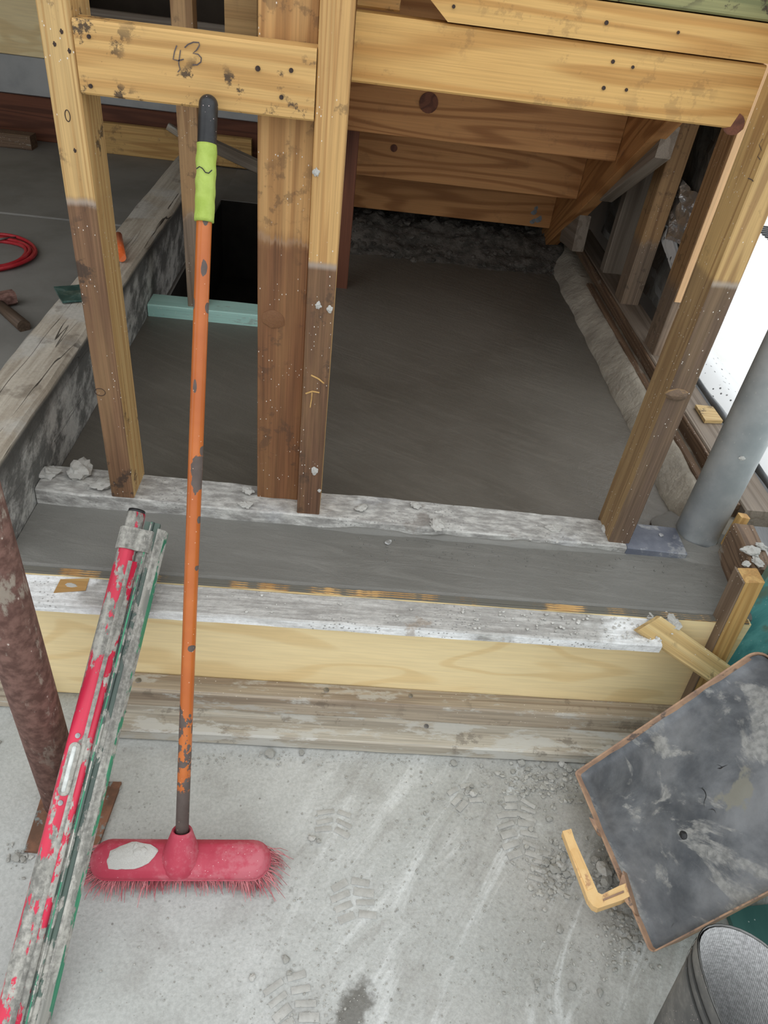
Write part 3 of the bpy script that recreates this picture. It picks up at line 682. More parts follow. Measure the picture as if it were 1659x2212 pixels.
# ------------------------------------------------------------------ formwork at the front
fw = thing('formwork', 'plywood formwork with white painted capping board and stepped base timbers', 'formwork', (.1, .95, 0))
pp = box('plywood_panel', -.66, .86, 1.0005, 1.017, .0, ZS-.002, M_ply, fw, bev=.0008)
def mat_plyedge():
    g = G('smeared_ply_edge'); c = g.obj()
    f = g.thr(g.noise(g.map(c, (7, 40, 40)), 1.0, 6, .65), .44, .5)
    col = g.mix(g.thr(g.noise(g.map(c, (12, 300, 300)), 1.0, 3), .35, .65), lin((206, 168, 112)), lin((150, 112, 70)))
    return g.out(g.mix(f, col, lin((104, 102, 94))), .8, 0, g.bump(f, .5, .002), .3)
M_plyedge = mat_plyedge()
for k in range(3): box('ply_layer', -.60, .855, 1.0002+k*.0056, 1.0056+k*.0056, ZS-.0025, ZS+.0006+.0006*(k % 2), M_plyedge, fw, bev=.0004, seg=60, amp=.0005)
cb = beam('capping_board', (-.62, .9635, .348), (.655, .967, .345), .072, .024, M_white, fw, bev=.003, seg=80, amp=.0012, freq=14, k=4)
a_ = [onz(x, y, .3605) for x, y in ((131, 1252), (193, 1250), (185, 1276), (116, 1281))]
pt = prism('bare_patch', a_, (0, 0, .0012), M_patch, cb); pt['label'] = 'square of bare tan wood with a paint blob'
link('paint_blob', mm[1], M_white, pt, Matrix.Translation(onz(155, 1264, .3615)) @ Matrix.Diagonal((.011, .005, .0012, 1)))
up_ = beam('base_timber', (-.44, .977, .061), (.86, .981, .061), .046, .057, M_greyw, fw, bev=.004, seg=50, amp=.0012, freq=10, k=2)
lo_ = beam('base_timber', (-.47, .928, .018), (.86, .931, .018), .068, .035, M_greyw2, fw, bev=.004, seg=50, amp=.0012, freq=10, k=2)
dots('screw', [onz(299, 1470, .0895), onz(887, 1503, .0895), onz(705, 1491, .0895)], (0, 0, 1), .0055, M_steel, up_)
dots('screw', [onz(268, 1538, .036), onz(921, 1569, .036)], (0, 0, 1), .005, M_steel, lo_)
box('sleeper_offcut', -.80, -.58, .955, 1.0, .0, .075, M_greyw, fw, bev=.004, seg=10, amp=.003)
# stake and brace at the right end
stk = thing('form_stake', 'upright pine stake at the right end of the formwork against teal boards', 'stake', (.83, .99, 0))
beam('stake_post', (.838, .998, .0), (.7995, .998, .494), .038, .04, M_stake, stk, up=(0, 1, 0), bev=.002)
beam('stake_side', (.8155, .999, .0), (.7785, .999, .492), .004, .044, M_stakeside, stk, up=(0, 1, 0), bev=.001)['label'] = 'grey-brown side of the stake'  # thin facing in a darker grey-brown on the stake's left side
br = tag(beam('brace_strip', onz(1398, 1346, .378), ony(1592, 1482, .945), .052, .012, M_plystrip, up=(-.1, -.55, .8), bev=.001, sk0=.75), 'loose plywood strip propped from the white board down behind the black tray', 'plywood strip')
sf = tag(beam('side_board', (.872, 1.062, .405), (.886, 1.205, .405), .046, .10, M_brownw, bev=.004, seg=16, amp=.0025, k=3), 'dark soaked timber on edge closing the right end of the wet strip', 'timber')
pg = tag(beam('peg', (.887, 1.225, .35), (.898, 1.235, .455), .022, .02, M_stake, up=(0, 1, 0)), 'short pale wooden peg behind the foot of the grey pipe', 'peg')
for i, (px, py, s) in enumerate(((1622, 1190, .018), (1637, 1215, .014), (1612, 1218, .010), (1645, 1180, .012))):
    q = onz(px, py, .46); lump(q, s, s*.5, sf, i, 'mortar_crust')
for i, (px, py, s) in enumerate(((1405, 1330, .013), (1450, 1340, .018), (1462, 1352, .012))):
    q = onz(px, py, .36); o = lump(q, s, s*.4, cb, i, 'mortar_crust')
it = []
for _ in range(170):
    px = random.uniform(980, 1460) if random.random() < .8 else random.uniform(300, 1460); q = onz(px, 1290+(px-500)*.062+random.uniform(-8, 60), .3605)
    if .935 < q.y < .998: it.append((q.x, q.y, .3598, random.uniform(.0012, .0036)))
rocks_stuff('mortar_grit', it, M_crumb, cb)

# ------------------------------------------------------------------ pipes
dp = thing('downpipe', 'grey galvanised downpipe rising from the wet concrete beside the plate end', 'pipe', (.835, 1.268, ZS))
tube('pipe', (.835, 1.268, .33), (.838, 1.268, 2.4), .0475, M_pipe, dp, seg=40, up=(0, 1, 0))
link('paint_drip', mm[2], M_crumb, dp, Matrix.Translation(ony(1603, 990, 1.222)) @ Matrix.Diagonal((.007, .002, .006, 1)))
V = []; Fc = []
for a in range(40):
    t = 2*pi*a/40
    for (r, z) in ((.046, .012), (.058, .010), (.085, .003), (.10, -.004)):
        k = 1+.12*mnoise.noise(Vector((cos(t)*2, sin(t)*2, r*30))); V.append((r*k*cos(t), r*k*sin(t), z))
for a in range(40):
    for i in range(3): Fc.append((a*4+i, a*4+i+1, ((a+1) % 40)*4+i+1, ((a+1) % 40)*4+i))
link('mortar_collar', mesh('collar', V, Fc, True), M_strip, dp, Matrix.Translation((.835, 1.262, ZS)))
pr = thing('steel_prop', 'rusty steel prop standing on a square base plate at the left', 'prop', (-.458, .752, 0))
tube('prop_tube', (-.458, .752, .006), (-.458, .752, 2.4), .0365, M_rust, pr, seg=40, up=(0, 1, 0))
bpts = [onz(x, y, .006) for x, y in ((48, 1850), (178, 1853), (250, 1692), (88, 1692))]
bpts = [Vector((-.497, .652, .0)), Vector((-.372, .645, .0)), Vector((-.363, .795, .0)), Vector((-.505, .79, .0))]
prism('base_plate', bpts, (0, 0, .007), M_rustplate, pr)

# ------------------------------------------------------------------ broom
b0 = onz(393, 1802, .095); b1 = ony(451, 205, 1.184)
bro = thing('broom', 'red-headed broom with chipped orange handle leaning on the nogging', 'broom', (b0.x, b0.y-.02, 0))
ax = (b1-b0).normalized()
Ltot = (b1-b0).length
tube('handle', b0-ax*.03, b0+ax*(Ltot-.04), .0112, M_handle, bro, seg=28, up=(0, -1, 0), rings=8)
# tape wrap with wrinkles
V = []; Fc = []; NS, NR = 32, 22
for i in range(NR+1):
    t = i/NR
    for j in range(NS):
        a = 2*pi*j/NS; r = .0142+.0009*mnoise.noise(Vector((t*9+a*.7, cos(a)*2, sin(a)*2)))+.0006*sin(t*26+a); V.append((t*.105, r*cos(a), r*sin(a)))
for i in range(NR):
    for j in range(NS): Fc.append((i*NS+j, i*NS+(j+1) % NS, (i+1)*NS+(j+1) % NS, (i+1)*NS+j))
Fc += [tuple(range(NS)), tuple(NR*NS+j for j in range(NS))]
tp0 = b0+ax*(Ltot-.17)
tp = link('tape_wrap', mesh('tape', V, Fc, True), M_tape, bro, Matrix.Translation(tp0) @ frame(ax, (0, -1, 0)).to_4x4()); tp['label'] = 'lime green tape wrap'
stroke('tape_tear', [ony(*p, tp0.y-.0165+(tp0.z-tp0.z)*0)+Vector((0, .0, 0)) for p in ()] or [tp0+ax*(.075+.004*math.sin(k*1.3))+Vector((-.011+.0044*k, -.0150-.0022*(1-((k-2.5)/2.5)**2), 0)) for k in range(6)], .0016, (0, -1, 0), M_black, tp)
# black cap with domed end
V = []; Fc = []; prof = [(0, .0125), (.004, .0135), (.055, .0135)]+[(.055+.0135*sin(q*pi/16), .0135*cos(q*pi/16)) for q in range(1, 8)]
for (x, r) in prof:
    for j in range(NS): a = 2*pi*j/NS; V.append((x, r*cos(a), r*sin(a)))
m = len(prof)
for i in range(m-1):
    for j in range(NS): Fc.append((i*NS+j, i*NS+(j+1) % NS, (i+1)*NS+(j+1) % NS, (i+1)*NS+j))
Fc += [tuple(range(NS)), tuple((m-1)*NS+j for j in range(NS))]
link('end_cap', mesh('cap', V, Fc, True), M_black, bro, Matrix.Translation(b0+ax*(Ltot-.068)) @ frame(ax, (0, -1, 0)).to_4x4())
# head
HL, HW = .312, .066
hc = Vector((b0.x+.001, b0.y-.020, .042))
HM = Matrix.Translation(hc) @ Matrix.Rotation(radians(2.4), 4, 'Z') @ Matrix.Rotation(radians(14), 4, 'X')
def stadium(l, w, n=12):
    r = w/2; c = l/2-r; o = []
    for i in range(n+1): a = -pi/2+pi*i/n; o.append((c+r*cos(a), r*sin(a)))
    for i in range(n+1): a = pi/2+pi*i/n; o.append((-c+r*cos(a), r*sin(a)))
    return o
V = []; Fc = []
lay = [(-.002, .001), (-.001, -.001), (.001, -.0012), (.002, .0), (.011, .001), (.013, .002), (.022, .010), (.0235, .0125), (.0245, .018), (.0255, .026), (.026, .031)]
for (z, ins) in lay:
    for (x, y) in stadium(HL-2*ins, max(HW-2*ins, .01)): V.append((x, y, z))
n = 26
for i in range(len(lay)-1):
    for j in range(n): Fc.append((i*n+j, i*n+(j+1) % n, (i+1)*n+(j+1) % n, (i+1)*n+j))
Fc += [tuple(range(n)), tuple((len(lay)-1)*n+j for j in range(n))]
me_ = mesh('head', V, Fc, True); me_.set_sharp_from_angle(angle=radians(24)); hd_ = link('head', me_, M_broom, bro, HM)
# socket cone
q0 = b0-ax*.052
V = []; Fc = []; prof = [(-.016, .030), (-.008, .0335), (.002, .0345), (.014, .033), (.028, .0285), (.042, .0235), (.054, .0195), (.060, .0175), (.062, .0160), (.058, .0128), (.03, .0122)]
for (x, r) in prof:
    for j in range(NS): a = 2*pi*j/NS; V.append((x, r*cos(a)*(1 if x > .04 else 1.0), r*sin(a)))
m = len(prof)
for i in range(m-1):
    for j in range(NS): Fc.append((i*NS+j, i*NS+(j+1) % NS, (i+1)*NS+(j+1) % NS, (i+1)*NS+j))
link('socket', mesh('socket', V, Fc, True), M_broom, bro, Matrix.Translation(q0) @ frame(ax, (0, -1, 0)).to_4x4())
# dried cement cake on the head
cc = link('cement_cake', rock_mesh('cake', 3, .16, .8), M_crumb, hd_, HM @ Matrix.Translation((-.085, .001, .0255)) @ Matrix.Rotation(.1, 4, 'Z') @ Matrix.Diagonal((.043, .020, .006, 1))); cc['label'] = 'pale dried cement cake'
link('cement_cake', mm[2], M_stone, hd_, HM @ Matrix.Translation((-.073, .008, .0285)) @ Matrix.Diagonal((.013, .011, .006, 1)))
# bristles
V = []; Fc = []
for q in range(2600):
    x = random.uniform(-1, 1)*(HL/2-.012); y = random.uniform(-1, 1)*(HW/2-.006)
    p = HM @ Vector((x, y, .0)); 
    ex = max(0, abs(x)/(HL/2)-.62)*3.0
    fl = Vector(((1 if x > 0 else -1)*(.004+.048*ex*random.random())+random.gauss(0, .007), random.gauss(-.002, .008)+(-.020 if y < -.006 else .006)*random.random()*(1.1 if x < -.03 or x > .09 else .45), 0))
    tip = Vector((p.x+fl.x, p.y+fl.y, random.uniform(.001, .010)))
    md = p.lerp(tip, .55)+Vector((fl.x*.12, fl.y*.12, .004))
    d = (tip-p).normalized(); s = d.cross(Vector((random.random()-.5, random.random()-.5, .2))).normalized(); u = d.cross(s)
    k = len(V); R_ = .00065
    for (c, rr) in ((p, R_), (md, R_), (tip, R_*.6)):
        for aa in (0, 2.09, 4.19): V.append(c-hc+(s*cos(aa)+u*sin(aa))*rr)
    for l in (0, 3):
        for j in range(3): Fc.append((k+l+j, k+l+(j+1) % 3, k+l+3+(j+1) % 3, k+l+3+j))
bs = link('bristles', mesh('bristles', V, Fc), M_bristle, bro, Matrix.Translation(hc)); bs['kind'] = 'stuff'

# ------------------------------------------------------------------ screed bar with red tube and green blade
p1 = onz(243, 1309, .392); p2 = onz(38, 2105, .075)
dx = (p1-p2).normalized()
d_ = sight(289, 1108); w0 = CP-p2     # closest point of the bar to the sight line of its top end
a11, a12, a22 = dx.dot(dx), dx.dot(d_), d_.dot(d_); bb1, bb2 = dx.dot(w0), d_.dot(w0)
tt = (bb1*a22-bb2*a12)/(a11*a22-a12*a12)
pt_ = p2+dx*tt; pb_ = p2-dx*((p2.z-.022)/dx.z)
scb = thing('screed_bar', 'long screed bar with red tube and green cement-streaked blade leaning at left', 'screed bar', (pb_.x, pb_.y, 0))
LS = (pt_-pb_).length
upv = Vector((0, -1, .55))
Fm = frame(dx, upv); xv, yv, zv = [Vector(Fm.col[i]) for i in range(3)]
side = yv if yv.x > 0 else -yv
tube('red_tube', pb_, pt_, .0165, M_scred, scb, seg=28, up=upv, rings=30)
# lengthwise rails on the tube
for off, mt, r in ((.0115, M_scgrey, .0075), (.0205, M_scred, .0062)):
    tube('rail', pb_+side*off+zv*.006+dx*.01, pt_+side*off+zv*.006-dx*.09, r, mt, scb, seg=12, up=upv)
def sect(name, poly, a, b, mat):
    """channel section: poly in (side, out) metres, swept along the bar from a to b"""
    P0 = pb_+dx*a; V = []; n = len(poly)
    Mx = Matrix.Translation(P0) @ Fm.to_4x4(); sg = 1 if yv.x > 0 else -1; NSg = 40
    for s in range(NSg+1):
        for (u, v) in poly:
            nn = .0006*mnoise.noise(Vector((s*.9, u*300, v*300))); V.append(((b-a)*s/NSg, sg*(u+nn), v+nn))
    Fc = [tuple(range(n)), tuple(NSg*n+i for i in range(n))]
    for s in range(NSg):
        for i in range(n): Fc.append((s*n+i, s*n+(i+1) % n, (s+1)*n+(i+1) % n, (s+1)*n+i))
    return link(name, mesh(name, V, Fc), mat, scb, Mx)
sect('blade_web', [(.020, -.010), (.020, .004), (.030, .004), (.031, .009), (.036, .009), (.037, .003), (.046, .001), (.046, -.010)], .0, LS-.012, M_scweb)
sect('edge_trim', [(.0302, .007), (.0308, .0096), (.0332, .0096), (.0336, .007)], .0, LS-.014, M_scgreen)
sect('blade_lip', [(.0445, -.012), (.0445, .004), (.049, .005), (.058, -.004), (.0605, -.013), (.057, -.014), (.052, -.006)], .0, LS-.022, M_scgrey)
sect('edge_trim', [(.0565, -.0052), (.0592, -.0025), (.0622, -.0122), (.0605, -.0140)], .0, LS-.024, M_scgreen)
def clamp(a, b):
    sect('clamp', [(-.0195, -.012), (-.0195, .006), (-.014, .0155), (0, .0205), (.010, .018), (.018, .0125), (.030, .0125), (.038, .011), (.040, .004), (.040, -.012)], a, b, M_clamp)
clamp(LS-.070, LS-.030); clamp(.0, .03)
tube('tube_plug', pt_-dx*.001, pt_+dx*.006, .0150, M_black, scb, seg=24, up=upv)
pv = onz(138, 1660, .2); tv = (p2-pb_).length+ (onz(140, 1660, .26)-p2).dot(dx)
vm = Matrix.Translation(pb_+dx*tv) @ Fm.to_4x4()
V = []; Fc = []
for (hh, ins) in ((.0135, 0), (.0175, .001), (.019, .004)):
    for (x, y) in stadium(.085-2*ins, .020-2*ins): V.append((x, y-.002, hh))
for i in range(2):
    for j in range(26): Fc.append((i*26+j, i*26+(j+1) % 26, (i+1)*26+(j+1) % 26, (i+1)*26+j))
Fc.append(tuple(52+j for j in range(26)))
vf = link('level_housing', mesh('vial', V, Fc), M_scgrey, scb, vm)
V = []; Fc = []
for (hh, ins) in ((.018, .006), (.0205, .0068), (.0212, .008)):
    for (x, y) in stadium(.085-2*ins, .020-2*ins): V.append((x, y-.002, hh))
for i in range(2):
    for j in range(26): Fc.append((i*26+j, i*26+(j+1) % 26, (i+1)*26+(j+1) % 26, (i+1)*26+j))
Fc.append(tuple(52+j for j in range(26)))
link('vial', mesh('vialglass', V, Fc, True), M_vial, vf, vm)
for s in (-.052, .052): tube('rivet', vm @ Vector((s, -.002, .0155)), vm @ Vector((s, -.002, .0180)), .0042, M_steel, scb, seg=12, up=dx)

# ------------------------------------------------------------------ cut-down can used as a mortar tray
A = onz(1240, 1668, .075); Cn = onz(1402, 2056, .075); vdir = (Cn-A).normalized()
dB = sight(1637, 1399); tB = (A-CP).dot(vdir)/dB.dot(vdir); B = CP+dB*tB
udir = (B-A).normalized(); ndir = vdir.cross(udir)
if ndir.z < 0: ndir = -ndir
LU, LV = (B-A).length+.008, (Cn-A).length+.004
TM = Matrix(((udir.x, vdir.x, ndir.x, A.x), (udir.y, vdir.y, ndir.y, A.y), (udir.z, vdir.z, ndir.z, A.z), (0, 0, 0, 1)))
if TM.to_3x3().determinant() < 0: pass
tr = thing('mortar_tray', 'orange plastic can cut open as a mortar tray, black inside, leaning at right', 'tray', (A.x+.1, A.y-.1, 0))
def rrect(ins, rads, n=7):
    x0, x1, y0, y1 = ins, LU-ins, ins, LV-ins; o = []
    for (cx, cy, sx, sy, a0, r) in ((x0, y0, 1, 1, pi, rads[0]), (x1, y0, -1, 1, 1.5*pi, rads[1]), (x1, y1, -1, -1, 0, rads[2]), (x0, y1, 1, -1, .5*pi, rads[3])):
        r = max(r-ins, .002)
        for i in range(n+1): a = a0+.5*pi*i/n; o.append((cx+sx*r+r*cos(a), cy+sy*r+r*sin(a)))
    return o
RD = (.008, .032, .03, .012); WH = .028
V = []; Fc = []; n = 32
for (ins, z) in ((.028, -.088), (.020, -.082), (.008, -.03), (.0, .0), (.0006, .0012), (.0024, .001), (.0032, -.002), (.0060, -WH+.012)):
    for (x, y) in rrect(ins, RD): V.append((x, y, z+.002*mnoise.noise(Vector((x*14, y*14, 2)))*(1 if z > -.005 else 0)))
for i in range(7):
    for j in range(n): Fc.append((i*n+j, i*n+(j+1) % n, (i+1)*n+(j+1) % n, (i+1)*n+j))
Fc.append(tuple(range(n)))
tsh = link('shell', mesh('shell', V, Fc, True), M_trayout, tr, TM)
V = []; Fc = []; NU, NVv = 70, 54
for j in range(NVv+1):
    for i in range(NU+1):
        x = .0026+(LU-.0052)*i/NU; y = .0026+(LV-.0052)*j/NVv
        ex = min(x, LU-x, y, LV-y); dx0 = min(x, LU-x); dy0 = min(y, LV-y)
        e = max(0, 1-ex/.014); z = -WH+.008+.0185*e*e+.005*mnoise.noise(Vector((x*11, y*11, 0)))*(1-e)+.002*mnoise.noise(Vector((x*30, y*30, 7)))
        # round the far right corners
        for (qx, qy, r) in ((LU, 0, .03), (LU, LV, .03)):
            ux, uy = abs(x-qx), abs(y-qy)
            if ux < r and uy < r:
                d = math.hypot(r-ux, r-uy)
                if d > r-.006 and d > 0:
                    f = (r-.006)/d; x = qx-(r-(r-ux)*f)*1 if qx > 0 else x; y = (qy+(r-(r-uy)*f)) if qy == 0 else (qy-(r-(r-uy)*f))
                    z = -.003
        V.append((x, y, z))
for j in range(NVv):
    for i in range(NU): a = j*(NU+1)+i; Fc.append((a, a+1, a+NU+2, a+NU+1))
ti = link('liner', mesh('liner', V, Fc, True), M_trayin, tr, TM); ti['label'] = 'black inside filmed with grey cement'
link('drain_plug', rock_mesh('plug', 2, .1, .8), M_black, ti, TM @ Matrix.Translation(TM.inverted() @ (CP+sight(1477, 1805)*((A+ndir*-.02-CP).dot(ndir)/sight(1477, 1805).dot(ndir)))) @ Matrix.Diagonal((.008, .009, .007, 1)))
# broken grip: an L of flat plastic standing out from the near edge
hz = .092
def hp(x, y): return onz(x, y, hz)
ol = [(1215, 1795), (1234, 1790), (1241, 1812), (1292, 1928), (1300, 1932), (1336, 1914), (1352, 1908), (1360, 1936), (1345, 1944), (1292, 1962), (1281, 1957), (1270, 1942)]
gp = prism('grip', [hp(*p) for p in ol], (.004, .002, -.022), M_trayhandle, tr); gp['label'] = 'faded orange broken grip'
prism('grip_panel', [hp(*p)+Vector((0, 0, .0003)) for p in ((1232, 1838), (1244, 1832), (1281, 1918), (1269, 1924))], (0, 0, .0012), M_trayhandle, gp)
prism('grip_rib', [hp(*p)+Vector((0, 0, .0003)) for p in ((1302, 1943), (1346, 1925), (1347, 1929), (1303, 1947))], (0, 0, .003), M_trayout, gp)
prism('grip_root', [hp(*p)-Vector((0, 0, .004)) for p in ((1338, 1912), (1347, 1878), (1374, 1972), (1352, 1946))], (.016, .003, -.018), M_trayout, tr)
prism('grip_root', [hp(*p) for p in ((1272, 1765), (1284, 1770), (1296, 1800), (1288, 1795), (1280, 1782))], (.01, .002, -.02), M_trayout, tr)['label'] = 'snapped-off stub of the grip'

# ------------------------------------------------------------------ rubber boot
bc = onz(1664, 2196, .37)
bt = thing('rubber_boot', 'black rubber boot with white knit lining standing in the bottom right corner', 'boot', (bc.x, bc.y, 0))
def boot_ring(z):
    t = z/.37
    rx = .050+.019*t; ry = .062+.052*t
    if z < .12: k = 1-z/.12; ry += .075*k*k; 
    cyo = -.07*max(0, 1-z/.12)**2
    return rx, ry, cyo
def loft(name, zs, ins, mat, parent, cap=True):
    V = []; Fc = []; n = 44
    for z in zs:
        rx, ry, cyo = boot_ring(z)
        for j in range(n):
            a = 2*pi*j/n; V.append(((rx-ins)*cos(a)+.004*sin(3*a), (ry-ins)*sin(a)+cyo, z))
    for i in range(len(zs)-1):
        for j in range(n): Fc.append((i*n+j, i*n+(j+1) % n, (i+1)*n+(j+1) % n, (i+1)*n+j))
    if cap: Fc.append(tuple(range(n)))
    R = Matrix.Translation((bc.x, bc.y, 0)) @ Matrix.Rotation(.36, 4, 'Z')
    return link(name, mesh(name, V, Fc, True), mat, parent, R)
loft('boot_shell', [.0, .004, .02, .04, .06, .09, .12, .16, .2, .25, .3, .34, .366, .37], 0, M_boot, bt)
loft('lining', [.02, .05, .1, .16, .22, .28, .33, .362, .3695], .0042, M_lining, bt)
loft('rim', [.366, .3705, .3715, .3705, .366], .0016, M_rim, bt, False)
for z0 in (.318, .340): loft('band', [z0, z0+.0015, z0+.004, z0+.0055], -.0016, M_black, bt, False)
loft('sole', [-.0, .004, .016, .018], -.006, M_black, bt)

# ------------------------------------------------------------------ teal boards at the right, green board on the floor
tb = thing('teal_boarding', 'scuffed teal painted boards closing the yard beside the stake', 'boarding', (.95, 1.0, 0))
box('board', .864, .985, 1.035, 1.055, 0, .9, M_tealwall, tb, 'z', bev=.002)
box('board', .962, .985, .2, 1.034, 0, .9, M_tealwall, tb, 'z', bev=.002)
gb = tag(prism('painted_board', [(.80, .60, 0), (.812, .10, 0), (.955, .10, 0), (.955, .62, 0)], (0, 0, .012), M_greendark), 'dark green painted board lying on the floor under the tray', 'board')

# ------------------------------------------------------------------ right wall frame, stairs
rf = thing('side_wall_frame', 'greyed timber side wall frame on the concrete curb at right', 'wall frame', (.95, 2.2, .41))
box('sole_plate', .915, 1.0, 1.262, 3.15, .408, .45, M_mist, rf, 'y', bev=.003, seg=40, amp=.001)
box('plate_fascia', .905, .915, 1.285, 3.1, .408, .447, M_brownw, rf, 'y', bev=.002, seg=30, amp=.0008)
box('curb_batten', .872, .893, 1.30, 2.62, .405, .418, M_brownw, rf, 'y', bev=.003, seg=30, amp=.0015)
r1 = box('stud', .930, 1.02, 2.655, 2.70, .448, 2.45, M_mist, rf, 'z', seg=10, amp=.001)
r2 = box('stud', .924, .985, 2.375, 2.455, .448, 2.45, M_right, rf, 'z', seg=10, amp=.001)
r3 = box('stud', .924, .967, 2.0, 2.09, .448, 2.45, M_right, rf, 'z', seg=10, amp=.001)
r4 = box('skylit_face', .926, .966, 1.994, 2.0, .62, 2.45, M_skylit, rf, 'z', bev=.001); r4['label'] = 'pale orange face of the stud with skylight painted in'  # thin pale facing paints the skylight falling on this stud
st = thing('staircase', 'pine stairs seen from behind, risers stepping down to the soil heap', 'staircase', (.39, 2.8, ZC))
RY = [2.438, 2.745, 3.02, 3.30]; RZ = [.868, .667, .475, .285]
for i, (y, z) in enumerate(zip(RY, RZ)):
    box('riser', -.06, .789, y, y+.02, z, z+.197+.012, M_riser if i < 3 else M_redpine, st, bev=.0015)
    if i < 3: box('tread', -.06, .789, y+.021, RY[i+1]+.02, z, z+.03, M_riser, st, bev=.0015)
box('unseen_shade_deck', -.06, .905, 1.345, 2.14, 1.462, 1.49, M_riser, st, bev=.0015)  # unseen deck added above the header to darken the space below
box('riser', -.06, .789, 1.86, 1.88, 1.265, 1.46, M_riser, st, bev=.0015)
box('riser', -.06, .789, 2.15, 2.17, 1.066, 1.276, M_riser, st, bev=.0015)
box('tread', -.06, .789, 2.171, 2.46, 1.066, 1.096, M_riser, st, bev=.0015)
def sl_z(y): return 1.029-(y-2.144)*.7125
sdir = Vector((0, 1, -.7125)).normalized(); snrm = Vector((0, .7125, 1)).normalized()
for sx in (.8125, -.083):
    q0 = Vector((sx, 1.62, sl_z(1.62)))+snrm*.118; q1 = Vector((sx, 3.32, sl_z(3.32)))+snrm*.118
    beam('stringer', q0, q1, .044, .236, M_riser, st, up=snrm, bev=.002)
box('newel', -.045, .0, 2.50, 2.56, ZC, 1.5, M_redpine, st, 'z')
dots('nail', [onx(1313, 262, .785)], (0, -1, 0), .004, M_hole, st)
for i, (px, py) in enumerate(((1153, 457), (1162, 472), (1150, 477), (1158, 449))):
    tube('paint_spot', ony(px, py, 3.0205), ony(px, py, 3.0185), (.013, .016, .012, .008)[i], M_poly, st, seg=8, up=(0, .3, 1))
knot_p = ony(926, 222, 2.437); tube('knot', knot_p+Vector((0, .002, 0)), knot_p-Vector((0, .002, 0)), .028, M_redpine, st, seg=18)
knot_p = ony(851, 320, 2.744); tube('knot', knot_p+Vector((0, .002, 0)), knot_p-Vector((0, .002, 0)), .012, M_redpine, st, seg=14)
# hangers under the stringer
c0 = (ony(1442, 308, 2.2)); e0 = onx(1312, 412, c0.x)
cl = beam('hanger', (c0.x, 2.2, c0.z), (c0.x, e0.y, e0.z), .044, .07, M_mist, st, up=(0, .6, 1), cut0=-.6)
c2 = ony(1256, 505, 2.7); beam('hanger_block', (c2.x, 2.7, c2.z), (c2.x-.01, 2.86, c2.z-.02), .043, .125, M_mist, st, bev=.003)
# pencil ticks on the stringer
for (px, py) in ((1340, 325), (1345, 327), (1349, 322), (1336, 343), (1255, 418), (1259, 413)):
    stroke('pencil_mark', [onx(px, py, .7895), onx(px-4, py+14, .7895)], .002, (-1, 0, 0), M_pencil, st)

# building wrap and foil behind the studs
def wrapz(u, v, s): return .02*mnoise.noise(Vector((u*7, v*7, s)))+.012*mnoise.noise(Vector((u*19, v*19, s)))
V = []; Fc = []; NU, NZ = 46, 40
for j in range(NZ+1):
    for i in range(NU+1):
        y = 2.12+1.0*i/NU; z = .46+1.2*j/NZ; V.append((1.035+wrapz(y, z, 1), y-2.6, z-.4))
for j in range(NZ):
    for i in range(NU): a = j*(NU+1)+i; Fc.append((a, a+1, a+NU+2, a+NU+1))
wp = tag(link('building_wrap', mesh('wrap', V, Fc, False), M_wrap, None, Matrix.Translation((0, 2.6, .4))), 'crumpled dull grey building wrap behind the side wall studs', 'building wrap')
md_ = wp.modifiers.new('thickness', 'SOLIDIFY'); md_.thickness = .002
f0 = onx(1470, 468, .99)
V = []; Fc = []; N_ = 14
for j in range(N_+1):
    for i in range(N_+1):
        u, v = i/N_-.5, j/N_-.5; V.append((.02*mnoise.noise(Vector((u*5, v*5, 3)))+.014*mnoise.noise(Vector((u*12, v*12, 8))), u*.24+.02*mnoise.noise(Vector((v*3, 1, 1))), v*.15+.02*mnoise.noise(Vector((u*4, 5, 1)))))
for j in range(N_):
    for i in range(N_): a = j*(N_+1)+i; Fc.append((a, a+1, a+N_+2, a+N_+1))
fo = tag(link('foil_sheet', mesh('foil', V, Fc), M_foil, None, Matrix.Translation((.997, f0.y, f0.z))), 'crumpled bright silver foil between the side wall studs', 'foil')
fo.modifiers.new('thickness', 'SOLIDIFY').thickness = .001
fq = onx(1452, 560, 1.005)
tag(beam('foam_offcut', onx(1440, 505, 1.005), onx(1480, 640, 1.005), .05, .02, M_splat, None, up=(1, 0, 0), bev=.004, seg=10, amp=.006, k=2), 'white splattered foam offcut below the silver foil', 'foam offcut')
# polythene upstand along the outside of the plate and splattered white sheet beyond it
V = []; Fc = []; prof = [(1.002, .452), (1.01, .462), (1.03, .45), (1.05, .40), (1.075, .33), (1.11, .25), (1.15, .20), (1.20, .18)]
NY = 50
for j in range(NY+1):
    y = 1.1+(2.11-1.1)*j/NY
    for i, (x, z) in enumerate(prof): V.append((x+.008*mnoise.noise(Vector((y*5, i*.6, 0)))*(i > 1), y-2.1, z-.2+.006*mnoise.noise(Vector((y*8, i, 3)))))
m = len(prof)
for j in range(NY):
    for i in range(m-1): Fc.append((j*m+i, j*m+i+1, (j+1)*m+i+1, (j+1)*m+i))
po = tag(link('polythene_sheet', mesh('poly', V, Fc, True), M_poly, None, Matrix.Translation((0, 2.1, .2))), 'dusty black polythene turned down outside the side wall plate', 'polythene')
po.modifiers.new('thickness', 'SOLIDIFY').thickness = .002
V = []; Fc = []; prof = [(1.265, .186), (1.285, .20), (1.31, .20), (1.36, .215), (1.42, .19), (1.47, .178)]
for j in range(NY+1):
    y = 1.1+(3.6-1.1)*j/NY
    for i, (x, z) in enumerate(prof): V.append((x+.02*mnoise.noise(Vector((y*3, i*.4, 6))), y-2.1, z-.2+.004*mnoise.noise(Vector((y*9, i, 3)))))
m = len(prof)
